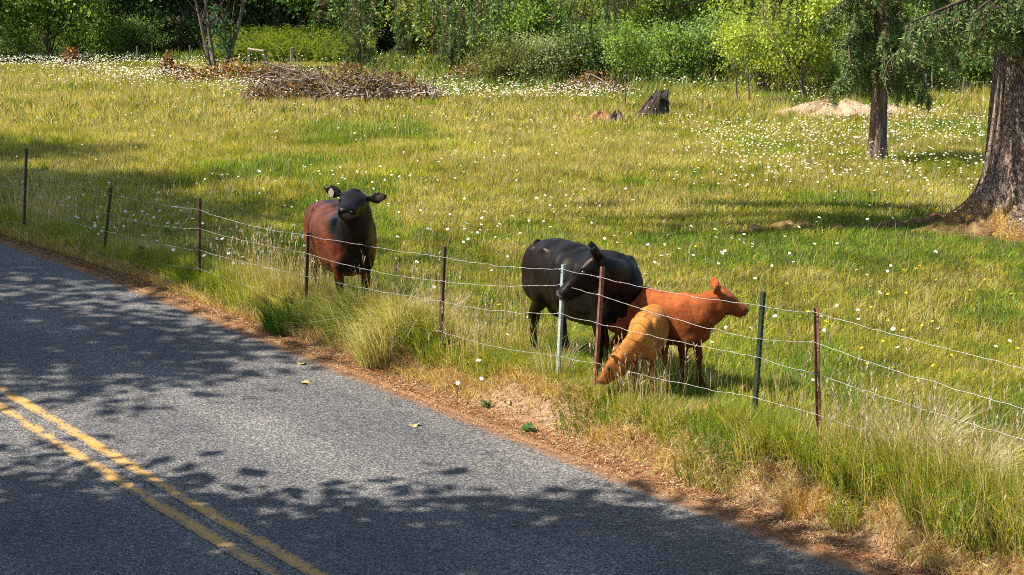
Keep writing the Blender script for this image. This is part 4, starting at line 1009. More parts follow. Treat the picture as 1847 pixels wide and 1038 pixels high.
# long limbs sweeping out over the pasture
big_limb(181, 3.9, 10.6, .6, 1.0, lmin=.5, lmax=2.0, dead=.3, spacing=.12, t0=.35)
big_limb(176, 4.3, 10.8, .6, 1.5, lmin=.5, lmax=2.0, dead=.3, spacing=.12, t0=.35)
big_limb(170, 4.0, 9.4, .6, 1.2, lmin=.4, lmax=2.0, dead=.25, spacing=.08, t0=.35)
big_limb(186, 4.0, 8.4, .6, 1.0, lmin=.4, lmax=1.6, dead=.25, spacing=.08, t0=.35)
big_limb(163, 3.8, 7.5, .5, 1.0, lmin=.4, lmax=1.8, spacing=.08)
big_limb(184, 3.6, 6.4, .5, .8, lmin=.4, lmax=1.5, spacing=.08, t0=.4)
big_limb(172, 3.5, 5.6, .4, .7, lmin=.4, lmax=1.4, spacing=.08, t0=.4)
big_limb(166, 3.9, 4.6, .4, .7, lmin=.3, lmax=1.3, spacing=.08, t0=.4)
big_limb(218, 3.5, 3.0, .2, .6, lmin=.3, lmax=1.0, spacing=.045, taper=False)
big_limb(226, 3.3, 2.6, .2, .6, lmin=.3, lmax=.9, spacing=.04, dead=.1, taper=False)
big_limb(208, 3.3, 2.4, .1, .5, lmin=.3, lmax=.8, spacing=.05, dead=.1, taper=False)
big_limb(238, 3.7, 2.6, .2, .7, lmin=.3, lmax=.9, spacing=.045, taper=False)
for az_, z_, l_ in ((178, 5.2, 9.8), (184, 5.9, 9.2), (171, 6.4, 9.0), (190, 5.5, 8.2), (166, 5.6, 8.4), (180, 7.2, 8.2), (187, 6.8, 7.6)):
    big_limb(az_, z_, l_, .4, .9, lmin=.5, lmax=1.1, spacing=.06, size=2.2, taper=False, t0=.6)
for i in range(26):
    z0 = 5 + i * .62
    if z0 < 10 and 120 < (i * 137.5) % 360 < 250: continue
    big_limb(i * 137.5, z0, max(1.5, 6.6 - z0 * .22), .3, 1.4, r0=.07, lmin=.3, lmax=.9, spacing=.2, size=1.6, dead=.08)
link('foliage', fol.mesh('foliage', [M['needle']]), big); link('limbs', wd.mesh('limbs', [M['limb']], True), big)
# bare dead branches hanging from it
def bare(px_pts, Y, r0, parent, twigs=5, name='dead_branch'):
    P = np.array([[x_of(px, py, Y), Y + .1 * math.sin(i), height_of(px, py, Y)] for i, (px, py) in enumerate(px_pts)]) - np.array(parent.location)
    P = catmull(P, 4); a = Acc(); add_tube(a, P, np.linspace(r0, r0 * .3, len(P)), 5)
    for _ in range(twigs):
        i = rs.integers(2, len(P) - 1); d_ = rs.normal(0, 1, 3); d_[2] = -abs(d_[2]) - .3; d_ /= np.linalg.norm(d_); L = rs.uniform(.15, .45)
        q = np.array([P[i], P[i] + d_ * L * .5 + [0, 0, -.02], P[i] + d_ * L + [0, 0, -.1]]); add_tube(a, q, [r0 * .4, r0 * .25, r0 * .1], 4)
    link(name, a.mesh(name, [M['twig']], True), parent)
bare([(1385, -40), (1377, 20), (1390, 50), (1410, 95), (1425, 125)], 27.5, .014, big, 7)
bare([(1672, -40), (1655, 25), (1632, 80), (1601, 115), (1596, 150), (1602, 180)], 28.5, .013, big, 7)
bare([(1682, -30), (1690, 50), (1700, 95), (1718, 125), (1738, 150)], 25.2, .010, big, 6)
bare([(1060, -30), (1045, 15), (1028, 45)], 27, .010, big, 4)
bare([(1340, 20), (1372, 28), (1380, 5)], 27.3, .008, big, 2)
# second spruce
T2 = at_px(1583, 292); sp = empty('young_spruce', (T2[0], T2[1], tz(*T2) - .02)); tag(sp, 'slender dark spruce with a bare lower trunk standing in the daisies', 'tree')
V, F = bumpy_trunk(lambda z: .165 - .010 * max(z, 0) + .05 * math.exp(-max(z, 0) / .2), np.concatenate([np.linspace(-.2, 2, 40), np.linspace(2.1, 13, 30)]), 36, 8, (-.012, .01), 4, .02)
link('trunk', mesh_np('trunk', V, F, [M['bark']], smooth=True), sp)
fol = Acc(); wd = Acc()
for i in range(60):
    z0 = 1.9 + i * .165 * (1 + i * .004); L = max(.5, 1.75 - z0 * .11) * rs.uniform(.75, 1.1)
    if i < 5: L *= .8
    big_limb(i * 137.5 + 30, z0, L, .15, .75, r0=.022, lmin=.25, lmax=.75, spacing=.028 if i < 16 else .12, size=1.05, dead=.1, taper=False, t0=.05)
link('foliage', fol.mesh('foliage', [M['needle']]), sp); link('limbs', wd.mesh('limbs', [M['limb']], True), sp)
# drooping spruces further back between the old limbs
def small_spruce(px, py, h, r, lab, n=36):
    global fol, wd
    x, y = at_px(px, py); o = empty('drooping_spruce', (x, y, tz(x, y) - .03)); tag(o, lab, 'tree')
    a = Acc(); add_tube(a, limb_path((0, 0, -.1), (.05, 0, h), .05, rs), np.linspace(.1, .02, 13), 8); link('trunk', a.mesh('trunk', [M['bark']], True), o)
    fol = Acc(); wd = Acc()
    for i in range(n):
        z0 = .35 + (h - .5) * i / n; big_limb(i * 137.5, z0, max(.25, r * (1 - z0 / h * .7)) * rs.uniform(.7, 1.15), .05, .55, r0=.018, lmin=.2, lmax=.6, spacing=.07, size=1.15, dead=.28, taper=False, hangk=.45)
    link('foliage', fol.mesh('foliage', [M['needle']]), o); link('limbs', wd.mesh('limbs', [M['limb']], True), o)
small_spruce(648, 128, 7.0, .95, 'drooping spruce with a dark core beside the fern bank')
small_spruce(732, 112, 6.5, .62, 'narrow drooping spruce standing in the sunny back grass')
small_spruce(815, 128, 6.0, .66, 'drooping spruce with foliage low over the grass')

# ------------------------------------------------------------------ grass tufts you can point at
def tuft(name, label, px, py, n, h, spread, cols, lean=.45, w=.008, az0=None, seed=0):
    r = np.random.default_rng(seed); x0, y0 = spot(px, py); z0 = tz(x0, y0)
    a = r.uniform(0, 2 * np.pi, n); q = np.sqrt(r.random(n)) * spread
    P = np.stack([np.cos(a) * q, np.sin(a) * q, np.zeros(n)], -1); P[:, 2] = terrain(x0 + P[:, 0], y0 + P[:, 1]) - z0 - .02
    az = a + r.normal(0, .6, n)
    if az0 is not None: az = np.where(r.random(n) < .65, az0 + r.normal(0, .5, n), az)
    ll = np.abs(r.normal(lean, lean * .5, n)) + q / spread * .2
    V, F, C = blades(P, h * r.uniform(.5, 1.1, n), np.full(n, w) * r.uniform(.6, 1.1, n), ll, az, pal(n, cols, .14), curl=.9)
    o = link(name, mesh_np(name, V, F, [M['grass']], C), None, (x0, y0, z0)); tag(o, label, 'grass tuft'); return o
PALE = [(.50, .45, .24), (.42, .38, .16), (.56, .50, .30), (.30, .30, .07)]
tuft('grass_tuft', 'large pale straw tuft arching over the bank below the red brown cow', 690, 640, 760, .85, .26, PALE, .65, .008, -1.7, 1)
tuft('grass_tuft', 'pale tuft mixed with green beside the arching straw tuft', 628, 600, 420, .70, .24, PALE + GREEN, .6, .007, -2.6, 2)
tuft('grass_tuft', 'dense dark green tuft near the shaded road edge', 535, 588, 800, .50, .34, [(.05, .13, .012), (.07, .16, .018), (.04, .10, .012)], .45, .008, None, 3)
tuft('grass_tuft', 'pale seeding tuft at the foot of the pale green post', 1000, 690, 160, .62, .14, PALE, .25, .006, None, 4)
tuft('grass_tuft', 'pale straw tuft in front of the tan calf', 1150, 722, 170, .46, .16, PALE + YELG, .35, .006, None, 5)
tuft('grass_tuft', 'tall pale dry tuft right of the rust brown post', 1640, 868, 620, .8, .26, PALE, .3, .009, None, 6)
tuft('grass_tuft', 'second tall pale dry tuft further right of the rust brown post', 1745, 905, 520, .74, .24, PALE, .35, .009, None, 7)
tuft('grass_tuft', 'yellow straw tuft between the arching tuft and the cow', 790, 600, 220, .62, .16, PALE, .3, .006, None, 8)
tuft('grass_tuft', 'low green tuft drooping over the earth bank', 1530, 930, 260, .30, .14, GREEN + YELG, .7, .007, -1.9, 9)
tuft('grass_tuft', 'orange dry tuft on the earth bank', 1447, 925, 240, .26, .12, [(.45, .27, .08), (.5, .33, .12), (.38, .2, .06)], .5, .006, None, 10)
tuft('grass_tuft', 'bright green tuft at the foot of the studded rust post', 1060, 742, 420, .20, .30, [(.13, .22, .02), (.17, .25, .03), (.09, .17, .018)], .3, .008, None, 11)
tuft('grass_tuft', 'bright green tuft below the dark green post', 1300, 822, 520, .28, .34, [(.15, .22, .025), (.18, .24, .03), (.10, .17, .018)], .3, .008, None, 12)
tuft('grass_tuft', 'grey seeding tuft between the cow and the leafy weed', 450, 548, 300, .52, .26, PALE + YELG + GREEN, .35, .007, None, 13)

# ------------------------------------------------------------------ daisies and yellow flowers
def daisy_mesh(stem_h, r, seed, petal=(.80, .80, .76), disc=(.62, .42, .03), npet=13, double=True):
    r_ = np.random.default_rng(seed); acc = Acc()
    top = np.array([r_.normal(0, .03), r_.normal(0, .03), stem_h]); pth = catmull([(0, 0, -.02), (top[0] * .3, top[1] * .6, stem_h * .55), top], 4)
    add_tube(acc, pth, .0022, 3, 0, np.array([.10, .16, .03]))
    nv = np.array([r_.normal(-.15, .45), r_.normal(-.35, .4), 1.0]); nv /= np.linalg.norm(nv)
    a = np.cross(nv, [1, 0, 0]); a /= np.linalg.norm(a); b_ = np.cross(nv, a)
    for k in range(npet):
        th = 2 * np.pi * k / npet; d_ = a * math.cos(th) + b_ * math.sin(th); s_ = np.cross(nv, d_); lift = nv * r * r_.normal(.0, .1)
        V = np.array([top + d_ * r * .2 - s_ * r * .07, top + d_ * r * .2 + s_ * r * .07, top + d_ * r * .8 + s_ * r * .19 + lift, top + d_ * r + lift, top + d_ * r * .8 - s_ * r * .19 + lift])
        acc.add(V, np.array([[0, 1, 2], [0, 2, 4], [2, 3, 4]]), np.array(petal), 1)
    th = np.linspace(0, 2 * np.pi, 9)[:-1]; ring = top + nv * r * .06 + r * .3 * (np.cos(th)[:, None] * a + np.sin(th)[:, None] * b_)
    V = np.concatenate([ring, [top + nv * r * .16]]); acc.add(V, np.stack([np.arange(8), (np.arange(8) + 1) % 8, np.full(8, 8)], -1), np.array(disc), 1)
    return acc.mesh('daisy', [M['grass'], M['petal']])
DM = [daisy_mesh(h, r, i) for i, (h, r) in enumerate([(.32, .027), (.40, .030), (.28, .025), (.46, .029), (.36, .027), (.24, .026)])]
YM = [daisy_mesh(h, r, 40 + i, (.72, .50, .02), (.70, .42, .01), 14) for i, (h, r) in enumerate([(.26, .019), (.32, .021), (.22, .018)])]
def place_flower(me, name, label, cat, group, x, y, sc=1.0, rz=None):
    o = link(name, me, None, (x, y, tz(x, y))); o.rotation_euler = (0, 0, random.uniform(-.9, .9)); o.scale = (sc,) * 3
    tag(o, label, cat, group); return o
# the near ones, one by one
def off_cattle(x, y): return all((x - a) ** 2 + (y - b_) ** 2 > .5 for a, b_ in ((-1.98, 18.6), (.46, 15.8), (1.4, 15.1), (1.2, 14.7)))
near = []
LANDMARK = [(863, 660), (868, 697), (825, 695), (940, 590), (918, 610), (1725, 738), (1793, 632), (1587, 545), (1508, 548), (1396, 600), (1356, 600), (1546, 568), (1465, 690)]
for px, py in LANDMARK:
    x, y = spot(px, py + 40); near.append((x, y))
zones = [(40, 190, 385, 470, 46), (190, 360, 395, 480, 30), (370, 560, 400, 500, 46), (230, 480, 350, 410, 22), (700, 945, 400, 560, 44), (1150, 1380, 430, 640, 30), (1000, 1250, 330, 430, 24), (1400, 1840, 440, 760, 22), (560, 900, 250, 360, 36)]
for x0, x1, y0, y1, n_ in zones:
    for q in range(n_):
        if q % 6 == 0: ccx, ccy = spot(random.uniform(x0, x1), random.uniform(y0, y1))
        x, y = ccx + random.gauss(0, .35), ccy + random.gauss(0, .5)
        s_, d_ = sd(x, y)
        if d_ - edge_d(s_) > .55 and off_cattle(x, y): near.append((x, y))
near = near[:298]
for i, (x, y) in enumerate(near):
    place_flower(DM[i % len(DM)], 'daisy', 'white oxeye daisy with a yellow centre standing in the pasture grass', 'daisy', 'white daisies in the pasture', x, y, random.uniform(.68, .95))
for i in range(64):
    for _ in range(20):
        x, y = spot(random.uniform(1400, 1840), random.uniform(520, 720)) if i < 46 else spot(random.uniform(660, 1350), random.uniform(470, 640))
        if off_cattle(x, y): break
    place_flower(YM[i % 3], 'yellow_flower', 'small yellow dandelion like flower on a thin stem in the pasture', 'flower', 'yellow flowers in the pasture', x, y, random.uniform(.8, 1.1))
# the far drifts, too many to count
n = 60000; x, y = wedge(n, 19, 74, .36); ok = excl(x, y)[0]
drift = fbm(x * .16, y * .16, 81, 4); px_ = 923.5 + x / y * FPX * .98
py_ = 11250 / y - 47
crest = np.exp(-((py_ - (112 + 78 * np.clip(px_, 0, 780) / 780)) / 26) ** 2) * (px_ < 1300)
right = np.exp(-((y - 36) / 8) ** 2) * sstep(1150, 1350, px_) + .7 * np.exp(-((y - 46) / 5) ** 2) * sstep(900, 1100, px_)
prob = np.clip(.02 + .75 * crest + .62 * right, 0, 1) * sstep(.42, .56, drift) + .035 * sstep(.42, .6, fbm(x * .5, y * .5, 83, 3))
bx_, by_ = spot(615, 180); bx2, by2 = spot(470, 155)
ok &= (((x - bx_) / 3.0) ** 2 + ((y - by_) / 1.6) ** 2 > 1) & (((x - bx2) / 2.6) ** 2 + ((y - by2) / 1.3) ** 2 > 1)
ok &= rng.random(n) < prob * 1.1; x, y = x[ok], y[ok]; n = len(x); z = terrain(x, y)
h = rng.uniform(.24, .46, n); top = np.stack([x + rng.normal(0, .03, n), y + rng.normal(0, .03, n), z + h], -1)
acc = Acc(); r = rng.uniform(.016, .024, n) * (1 + .25 * sstep(35, 60, y))
nv = np.stack([rng.normal(-.1, .4, n), rng.normal(-.35, .35, n), np.ones(n)], -1); nv /= np.linalg.norm(nv, axis=1)[:, None]
a = np.cross(nv, np.array([1.0, 0, 0])); a /= np.linalg.norm(a, axis=1)[:, None]; b_ = np.cross(nv, a)
th = np.arange(6) * np.pi / 3
ring = top[:, None] + r[:, None, None] * (np.cos(th)[None, :, None] * a[:, None] + np.sin(th)[None, :, None] * b_[:, None])
V = np.concatenate([ring, (top + nv * (r * .2)[:, None])[:, None]], 1).reshape(-1, 3); i0 = np.arange(n)[:, None] * 7
F = np.concatenate([i0 + [k, (k + 1) % 6, 6] for k in range(6)])
C = np.tile(np.array([[.78, .78, .74]] * 6 + [[.62, .5, .12]]), (n, 1)); acc.add(V, F, C)
V, F, C = tri_blades(np.stack([x, y, z], -1), h, np.full(n, .008), np.zeros(n), rng.uniform(0, 6, n), np.tile([.11, .15, .03], (n, 1))); acc.add(V, F, C)
o = link('daisy_drift', acc.mesh('daisy_drift', [M['petal']])); o['kind'] = 'stuff'; tag(o, 'drifts of white daisies spread across the far pasture', 'daisies')

# ------------------------------------------------------------------ bracken bank behind the wooden posts
acc = Acc(); r = np.random.default_rng(91); n = 1500
fx = r.uniform(-12.5, -6.2, n); fy = r.uniform(69, 75, n); fz = terrain(fx, fy)
for i in range(n):
    h = r.uniform(.55, 1.25) * (.8 + .5 * (fy[i] - 69) / 6); az = r.uniform(0, 6.28); d_ = np.array([math.cos(az), math.sin(az), 0]); L = h * .8
    t_ = np.linspace(.15, 1, 7); P = np.array([fx[i], fy[i], fz[i]]) + d_ * (L * t_[:, None] ** 1.6) + np.array([0, 0, 1]) * (h * np.sin(t_ * 1.9))[:, None]
    s_ = np.array([-d_[1], d_[0], 0]); wl_ = .30 * (1.05 - t_) + .03
    PP = np.repeat(P, 2, 0); DD_ = np.tile(np.array([s_, -s_]), (7, 1)) + d_ * .5 + np.array([0, 0, -.15]); DD_ /= np.linalg.norm(DD_, axis=1)[:, None]
    LL = np.repeat(wl_, 2); c = np.array([(.19, .25, .03), (.24, .27, .035), (.14, .21, .03)][r.integers(3)]) * r.normal(1, .12)
    V, F, C = leaf_quads(PP, LL, LL * .38 + .02, DD_, np.tile(c, (14, 1)), roll=np.tile(np.cross(s_, [0, 0, 1.0]), (14, 1))); acc.add(V, F, C)
o = link('bracken', acc.mesh('bracken', [M['leaf']])); o['kind'] = 'stuff'; tag(o, 'bank of bright yellow green bracken behind the wooden posts', 'bracken')
# leafy undergrowth and long grass along the foot of the wood
acc = Acc(); n = 30000; xx = r.uniform(-30, 28, n); yy = np.where(xx < -6, r.uniform(70, 79, n), r.uniform(53, 76, n)); zz = terrain(xx, yy)
ok = (fbm(xx * .4, yy * .3, 95, 3) > .42); xx, yy, zz = xx[ok], yy[ok], zz[ok]; n = len(xx)
D_ = r.normal(0, .6, (n, 3)); D_[:, 2] = np.abs(D_[:, 2]) + .6; D_ /= np.linalg.norm(D_, axis=1)[:, None]
cols = np.array([(.10, .17, .025), (.15, .20, .03), (.07, .13, .02), (.20, .20, .05)])[r.integers(0, 4, n)] * r.normal(1, .15, (n, 1))
V, F, C = leaf_quads(np.stack([xx, yy, zz + r.uniform(0, .25, n)], -1), r.uniform(.14, .42, n), r.uniform(.025, .07, n), D_, np.clip(cols, .01, .9)); acc.add(V, F, C)
o = link('undergrowth', acc.mesh('undergrowth', [M['leaf']])); o['kind'] = 'stuff'; tag(o, 'leafy undergrowth along the foot of the wood', 'undergrowth')

# ------------------------------------------------------------------ brush pile, dead foliage, stump, rotten wood, bare soil
def brush(name, label, cat, px, py, length, height, depth, nleaf, ntwig, kind, seed, lsize=.11):
    r = np.random.default_rng(seed); x0, y0 = spot(px, py); o = empty(name, (x0, y0, tz(x0, y0))); tag(o, label, cat)
    a = Acc()
    for _ in range(ntwig):
        c = np.array([r.uniform(-.5, .5) * length, r.uniform(-.5, .5) * depth, 0]); prof = height * (1 - (2 * c[0] / length) ** 2 * .7)
        c[2] = r.uniform(.0, .75) * prof; d_ = r.normal(0, 1, 3); d_[2] = abs(d_[2]) * r.choice([.4, .4, 1.1]); d_ /= np.linalg.norm(d_); L = r.uniform(.4, 1.5) * min(1, height * 1.4)
        p = catmull([c - d_ * L / 2, c + r.normal(0, .06, 3), c + d_ * L / 2], 3); p[:, 2] = np.maximum(p[:, 2], .0); add_tube(a, p, np.linspace(r.uniform(.012, .035), .005, len(p)), 4)
    link('branches', a.mesh('branches', [M['twig']], True), o)
    n = nleaf; P = np.stack([r.uniform(-.5, .5, n) * length, r.normal(0, .3, n) * depth, np.zeros(n)], -1)
    prof = height * (1 - (2 * P[:, 0] / length) ** 2 * .75) * (.65 + .7 * vnoise(P[:, 0] * 1.6 + seed, P[:, 1] * 1.5, seed)) * np.exp(-(P[:, 1] / depth) ** 2 * 2)
    P[:, 2] = r.random(n) ** .7 * prof; D_ = r.normal(size=(n, 3)); D_ /= np.linalg.norm(D_, axis=1)[:, None]
    base = np.array(LEAFS[kind]); col = base[r.integers(0, len(base), n)] * r.normal(1, .2, (n, 1)); L = lsize * r.uniform(.35, 1.5, n)
    V, F, C = leaf_quads(P, L, L * r.uniform(.3, .7, n), D_, np.clip(col, .01, .9)); lv = link('dry_leaves', mesh_np('dry_leaves', V, F, [M['dryleaf']], C), o); lv['kind'] = 'stuff'
    return o
brush('brush_pile', 'long heap of dark cut branches with withered brown leaves in the field', 'brush pile', 615, 180, 5.6, 1.1, 1.7, 3400, 420, 'brush', 201)
brush('brush_pile', 'small heap of withered branches touching the many stemmed tree', 'brush pile', 505, 158, 2.2, 1.0, 1.2, 1100, 130, 'brush', 202)
brush('dead_foliage', 'rust orange dead foliage spreading around the foot of the many stemmed tree', 'dead foliage', 415, 150, 3.8, .6, 1.2, 2000, 40, 'dead', 203, .12)
brush('dead_foliage', 'upright rust orange dead shoot standing in the daisies', 'dead foliage', 303, 140, .5, 1.15, .4, 420, 14, 'dead', 204, .13)
brush('dead_foliage', 'rust orange dead clump beside the upright dead shoot', 'dead foliage', 330, 145, 1.1, .6, .6, 420, 14, 'dead', 205, .13)
brush('dead_foliage', 'red brown broken stump sprouting withered leaves below the maple', 'dead foliage', 130, 121, .9, .75, .5, 420, 24, 'dead', 206, .13)
brush('dead_foliage', 'brown withered scrub at the foot of the pale shrubs', 'dead foliage', 870, 150, 2.6, .8, 1.0, 1200, 50, 'brush', 207, .10)
brush('dead_foliage', 'brown withered scrub below the big limb tips', 'dead foliage', 1060, 168, 2.4, .6, .9, 900, 40, 'brush', 208, .10)
def lump(name, label, cat, px, py, w, h, dpt, mt, seed, jag=.5, lean=(0, 0), top=.86):
    r = np.random.default_rng(seed); x0, y0 = spot(px, py); n, m_ = 48, 22; th = np.linspace(0, 2 * np.pi, n, endpoint=False); V = []
    for k in range(m_):
        f_ = k / (m_ - 1); rr = (1 - f_ ** 1.5 * top) * (1 + .35 * (fbm(np.cos(th) * 2 + 5 + f_ * 2, np.sin(th) * 2 + 9, seed, 4) - .5) * 2)
        zz_ = f_ * h * (1 + jag * (fbm(np.cos(th) * 3 + 3, np.sin(th) * 3 + 7, seed + 2, 4) - .5) * 2)
        V.append(np.stack([np.cos(th) * rr * w / 2 + lean[0] * zz_, np.sin(th) * rr * dpt / 2 + lean[1] * zz_, zz_ - .05], -1))
    V = np.concatenate(V + [np.array([[lean[0] * h * .8, 0, h * .8]])]); i = np.arange(m_ - 1)[:, None] * n; j = np.arange(n)[None]; kk = (j + 1) % n
    F = np.stack([i + j, i + kk, i + n + kk, i + n + j], -1).reshape(-1, 4); jj = np.arange(n)
    T3 = np.stack([(m_ - 1) * n + jj, (m_ - 1) * n + (jj + 1) % n, np.full(n, m_ * n)], -1)
    o = link(name, mesh_np(name, V, [T3, F], [mt], smooth=False), None, (x0, y0, tz(x0, y0))); tag(o, label, cat); return o
lump('stump', 'dark weathered tree stump with a jagged leaning top in the pasture', 'stump', 1174, 212, .78, .60, .55, M['charwood'], 311, .75, (.3, 0), .5)
lump('rotten_wood', 'low crumbling rust coloured rotten wood beside the dark stump', 'rotten wood', 1085, 218, 1.1, .26, .5, M['rotwood'], 302, .8)
lump('rotten_wood', 'dark splintered end of rotten wood beside the dark stump', 'rotten wood', 1112, 219, .5, .22, .4, M['oldwood'], 303, .9)
lump('rotten_wood', 'pale flat piece of rotten wood lying farthest from the dark stump', 'rotten wood', 1042, 214, .5, .12, .35, M['rotwood'], 304, .8)
lump('soil_mound', 'low mound of bare tan soil behind the slender spruce', 'soil mound', 1510, 208, 3.5, .34, 1.8, M['sand'], 305, 1.0)
lump('soil_mound', 'small mound of bare tan soil right of the slender spruce', 'soil mound', 1606, 204, 1.1, .24, .9, M['sand'], 306, .5)
lump('soil_mound', 'thin patch of bare tan soil among the daisies', 'soil mound', 1330, 228, 1.0, .07, .6, M['sand'], 307, .3)
# surface root running out from the old spruce
mossm = noisy('mossy_root', [(.3, (.05, .03, .015)), (.5, (.15, .085, .03)), (.7, (.27, .18, .08))], 11, detail=8, bscale=16, bstr=.9, bdist=.04)
def root(pxs, rads, lab, name='surface_root'):
    P = []
    for px, py in pxs:
        x, y = spot(px, py); P.append((x, y, tz(x, y) - .035))
    A = catmull(np.array([(*p, r_) for p, r_ in zip(P, rads)]), 8); o0 = A[0, :3].copy(); a = Acc()
    q = A[:, :3] - o0; q = q + rng.normal(0, .012, q.shape); add_tube(a, q, A[:, 3] * (1 + .2 * rng.normal(0, 1, len(A))), 10)
    o = link(name, a.mesh(name, [mossm], True), None, tuple(o0)); tag(o, lab, 'root'); return o
root([(1700, 402), (1600, 412), (1500, 418), (1400, 412), (1300, 432), (1225, 448)], [.16, .12, .10, .11, .09, .03], 'long mossy surface root running out from the old spruce')
# moss and needle mound at the foot
lump('needle_mound', 'mossy rust brown needle mound at the foot of the old spruce', 'mound', 1745, 416, 2.1, .20, 1.1, mossm, 309, .9)

# ------------------------------------------------------------------ far fences
wf = empty('wooden_fence', put(*spot(505, 108))); tag(wf, 'weathered wooden posts with one rail in front of the bracken', 'fence')
def wpost(px, py0, py1, parent, w=.11, m_='oldpost', lean=0.0, name='wooden_post'):
    x, y = spot(px, py1); h = height_of(px, py0, y) - tz(x, y); bm = bmesh.new(); r_ = bmesh.ops.create_cube(bm, size=1)
    for v in r_['verts']: v.co = Vector((v.co.x * w * (1 if v.co.z < 0 else .92), v.co.y * w, (v.co.z + .5) * (h + .2) - .2)) + Vector((lean * h * (v.co.z + .5), 0, 0))
    bmesh.ops.bevel(bm, geom=bm.edges[:], offset=w * .12, segments=1, affect='EDGES')
    me = bpy.data.meshes.new(name); bm.to_mesh(me); bm.free(); me.materials.append(M[m_])
    o = link(name, me, parent, Vector((x, y, tz(x, y))) - Vector(parent.location)); return (x, y, tz(x, y) + h)
pa = wpost(450, 86, 118, wf); pb = wpost(479, 90, 124, wf); wpost(527, 86, 118, wf, .14); wpost(578, 84, 110, wf, .12, lean=-.25)
a = Acc(); add_tube(a, np.array([np.array(pa) + [0, -.08, -.06], np.array(pb) + [0, -.08, -.05]]) - np.array(wf.location), .05, 6); link('rail', a.mesh('rail', [M['oldpost']]), wf)
ff = empty('field_boundary_fence', put(*spot(250, 112))); tag(ff, 'row of thin pale posts along the dark wood', 'fence')
for px, py0, py1, ln in ((32, 95, 118, .3), (48, 82, 112, 0), (215, 78, 108, 0), (248, 84, 116, 0), (275, 76, 110, 0), (174, 80, 108, 0), (343, 82, 112, 0)):
    wpost(px, py0, py1, ff, .06, 'oldpost', ln, 'thin_post')
rf = empty('wood_edge_fence', put(*spot(1700, 172))); tag(rf, 'row of pale thin stakes among the daisies behind the old spruce', 'fence')
for px, py0, py1, ln in ((1663, 128, 168, .05), (1669, 134, 172, 0), (1680, 130, 172, 0), (1736, 140, 178, .03)):
    wpost(px, py0, py1, rf, .05, 'oldpost', ln, 'thin_stake')
for px, py0, py1, lab in ((676, 78, 108, 'pale leaning stake between the drooping spruces'), (1113, 138, 164, 'pale stake behind the lone sapling'), (898, 108, 126, 'short pale stake in the brown scrub')):
    q = empty('stake', put(*spot(px, py1))); tag(q, lab, 'stake'); wpost(px, py0, py1, q, .06, 'oldpost', .05, 'shaft')

# ------------------------------------------------------------------ leafy weeds, foxgloves, fallen leaves
def weed(name, label, cat, px, py, h, nleaf, col, seed, lsize=.07, stems=1):
    r = np.random.default_rng(seed); x0, y0 = spot(px, py); o = empty(name, (x0, y0, tz(x0, y0) - .01)); tag(o, label, cat); a = Acc(); b_ = Acc()
    for k in range(stems):
        hh = h * r.uniform(.75, 1); d_ = r.normal(0, .1, 2) * hh; p = catmull([(0, 0, 0), (d_[0] * .3, d_[1] * .3, hh * .5), (d_[0], d_[1], hh)], 5); add_tube(a, p, np.linspace(.006, .003, len(p)), 5)
        n = nleaf; t_ = r.uniform(.1, 1, n); P = np.stack([np.interp(t_, np.linspace(0, 1, len(p)), p[:, i]) for i in range(3)], -1)
        az = r.uniform(0, 6.28, n); D_ = np.stack([np.cos(az), np.sin(az), r.uniform(.0, .7, n)], -1); D_ /= np.linalg.norm(D_, axis=1)[:, None]
        L = lsize * (1.3 - .7 * t_) * r.uniform(.7, 1.2, n); c = np.array(col) * r.normal(1, .12, (n, 1)); V, F, C = leaf_quads(P, L, L * .35, D_, c, roll=np.tile([0, 0, 1.0], (n, 1)) + r.normal(0, .3, (n, 3))); b_.add(V, F, C)
    link('stem', a.mesh('stem', [M['twig']], True), o); lv = link('leaves', b_.mesh('leaves', [M['leaf']]), o); lv['kind'] = 'stuff'; return o
weed('leafy_weed', 'pale green leafy weed at the shaded verge between two dark posts', 'weed', 254, 486, .34, 90, (.17, .26, .06), 401, .075, 2)
weed('leafy_weed', 'spindly dark weed standing in the dry grass left of the old spruce', 'weed', 1500, 352, .34, 40, (.09, .10, .03), 402, .05)
for i, (px, py, lab) in enumerate([(828, 690, 'broad leaved rosette on the bank below two daisies'), (880, 720, 'dark green rosette on the earth bank'), (957, 765, 'blue green rosette low on the earth bank')]):
    weed('rosette_weed', lab, 'weed', px, py + 14, .07, 26, (.10, .18, .05), 410 + i, .09, 1)
def foxglove(px, py0, py1, k):
    x, y = spot(px, py1); h = max(.5, height_of(px, py0, y) - tz(x, y)); o = empty('foxglove', (x, y, tz(x, y))); tag(o, 'thin pink foxglove spike above the shaded undergrowth', 'foxglove', 'pink foxgloves'); a = Acc(); add_tube(a, [(0, 0, 0), (.02, 0, h * .5), (.0, 0, h)], [.014, .01, .005], 5); link('stem', a.mesh('stem', [M['twig']], True), o)
    n = 44; r = np.random.default_rng(k); t_ = r.uniform(.6, 1, n); az = r.uniform(0, 6.28, n); D_ = np.stack([np.cos(az), np.sin(az), np.full(n, -.5)], -1); D_ /= np.linalg.norm(D_, axis=1)[:, None]
    V, F, C = leaf_quads(np.stack([np.zeros(n), np.zeros(n), t_ * h], -1), .10 * (1.4 - t_), .06 * (1.4 - t_), D_, np.tile([.42, .10, .22], (n, 1)) * r.normal(1, .1, (n, 1))); lv = link('bells', mesh_np('bells', V, F, [M['petal']], C), o); lv['kind'] = 'stuff'
foxglove(1206, 66, 150, 1); foxglove(1226, 52, 150, 2); foxglove(1214, 72, 152, 3)
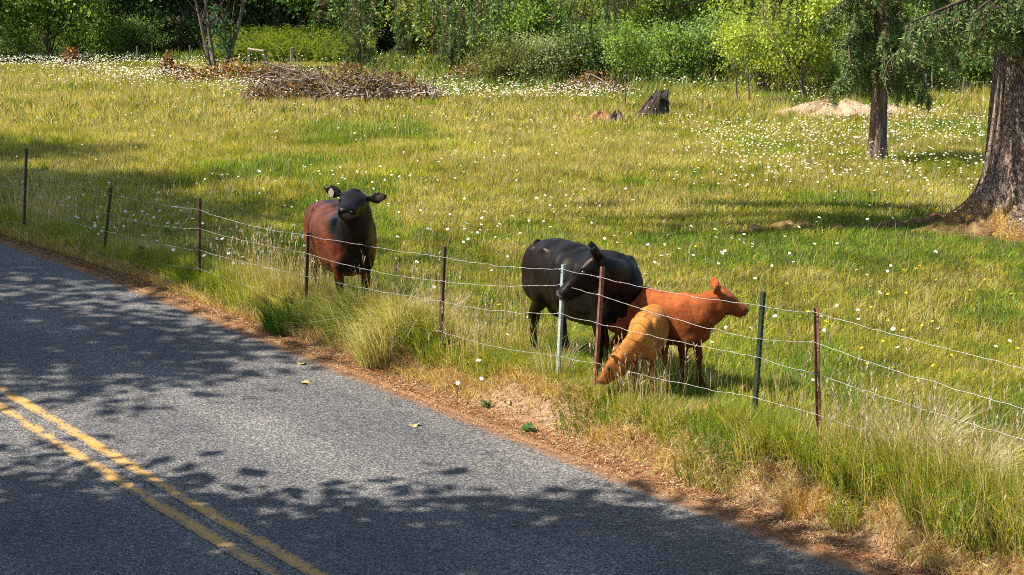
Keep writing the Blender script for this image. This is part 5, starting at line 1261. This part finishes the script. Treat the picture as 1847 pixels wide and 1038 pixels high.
def fallen_leaf(px, py, lab, k):
    s0 = -.27; x, y = spot(px, py, s0)
    for _ in range(8):
        ss, dd = sd(x, y); of = float(edge_d(ss) - dd); zz = float(road_z(ss)) + .055 * (1 - ((of - 3.3) / 3.3) ** 2); x, y = spot(px, py, zz)
    r = np.random.default_rng(k); L = .075; th = np.linspace(0, 2 * np.pi, 11)[:-1]
    rr = L * (.62 + .38 * np.cos(2.5 * th) ** 2); V = np.stack([np.cos(th) * rr, np.sin(th) * rr * .7, .012 + .014 * np.sin(th * 2 + k)], -1); V = np.concatenate([V, [[0, 0, .006]], V - [0, 0, .002], [[0, 0, .004]]])
    j = np.arange(10); F = np.concatenate([np.stack([j, (j + 1) % 10, np.full(10, 10)], -1), np.stack([11 + (j + 1) % 10, 11 + j, np.full(10, 21)], -1), np.stack([j, 11 + j, (j + 1) % 10], -1), np.stack([(j + 1) % 10, 11 + j, 11 + (j + 1) % 10], -1)])
    o = link('fallen_leaf', mesh_np('fallen_leaf', V, F, [M['dryleaf']], np.tile([.52, .42, .2], (22, 1))), None, (x, y, zz)); o.rotation_euler = (0, 0, k * 1.3); tag(o, lab, 'leaf')
fallen_leaf(551, 692, 'pale dry leaf lying on the open sunny asphalt', 1); fallen_leaf(543, 657, 'pale dry leaf at the asphalt edge below the straw tuft', 2); fallen_leaf(748, 768, 'small dry leaf on the middle of the sunny lane', 3)
# earth clods scattered on the bank
acc = Acc(); r = np.random.default_rng(55); n = 900
s = r.uniform(-2.5, 13, n); e = r.uniform(.16, .85, n); x, y = xy(s, e + edge_d(s)); z = terrain(x, y); sz = .008 + .028 * r.random(n) ** 3
oct_ = np.array([(1, 0, 0), (-1, 0, 0), (0, 1, 0), (0, -1, 0), (0, 0, 1), (0, 0, -1)], float); of_ = np.array([(0, 2, 4), (2, 1, 4), (1, 3, 4), (3, 0, 4), (2, 0, 5), (1, 2, 5), (3, 1, 5), (0, 3, 5)])
V = (oct_[None] * r.uniform(.6, 1.2, (n, 6, 1)) + r.normal(0, .15, (n, 6, 3))) * sz[:, None, None] + np.stack([x, y, z], -1)[:, None]
F = (of_[None] + np.arange(n)[:, None, None] * 6).reshape(-1, 3)
acc.add(V.reshape(-1, 3), F); o = link('earth_clods', acc.mesh('earth_clods', [M['sand']])); o['kind'] = 'stuff'; tag(o, 'dry earth clods scattered over the roadside bank', 'soil')
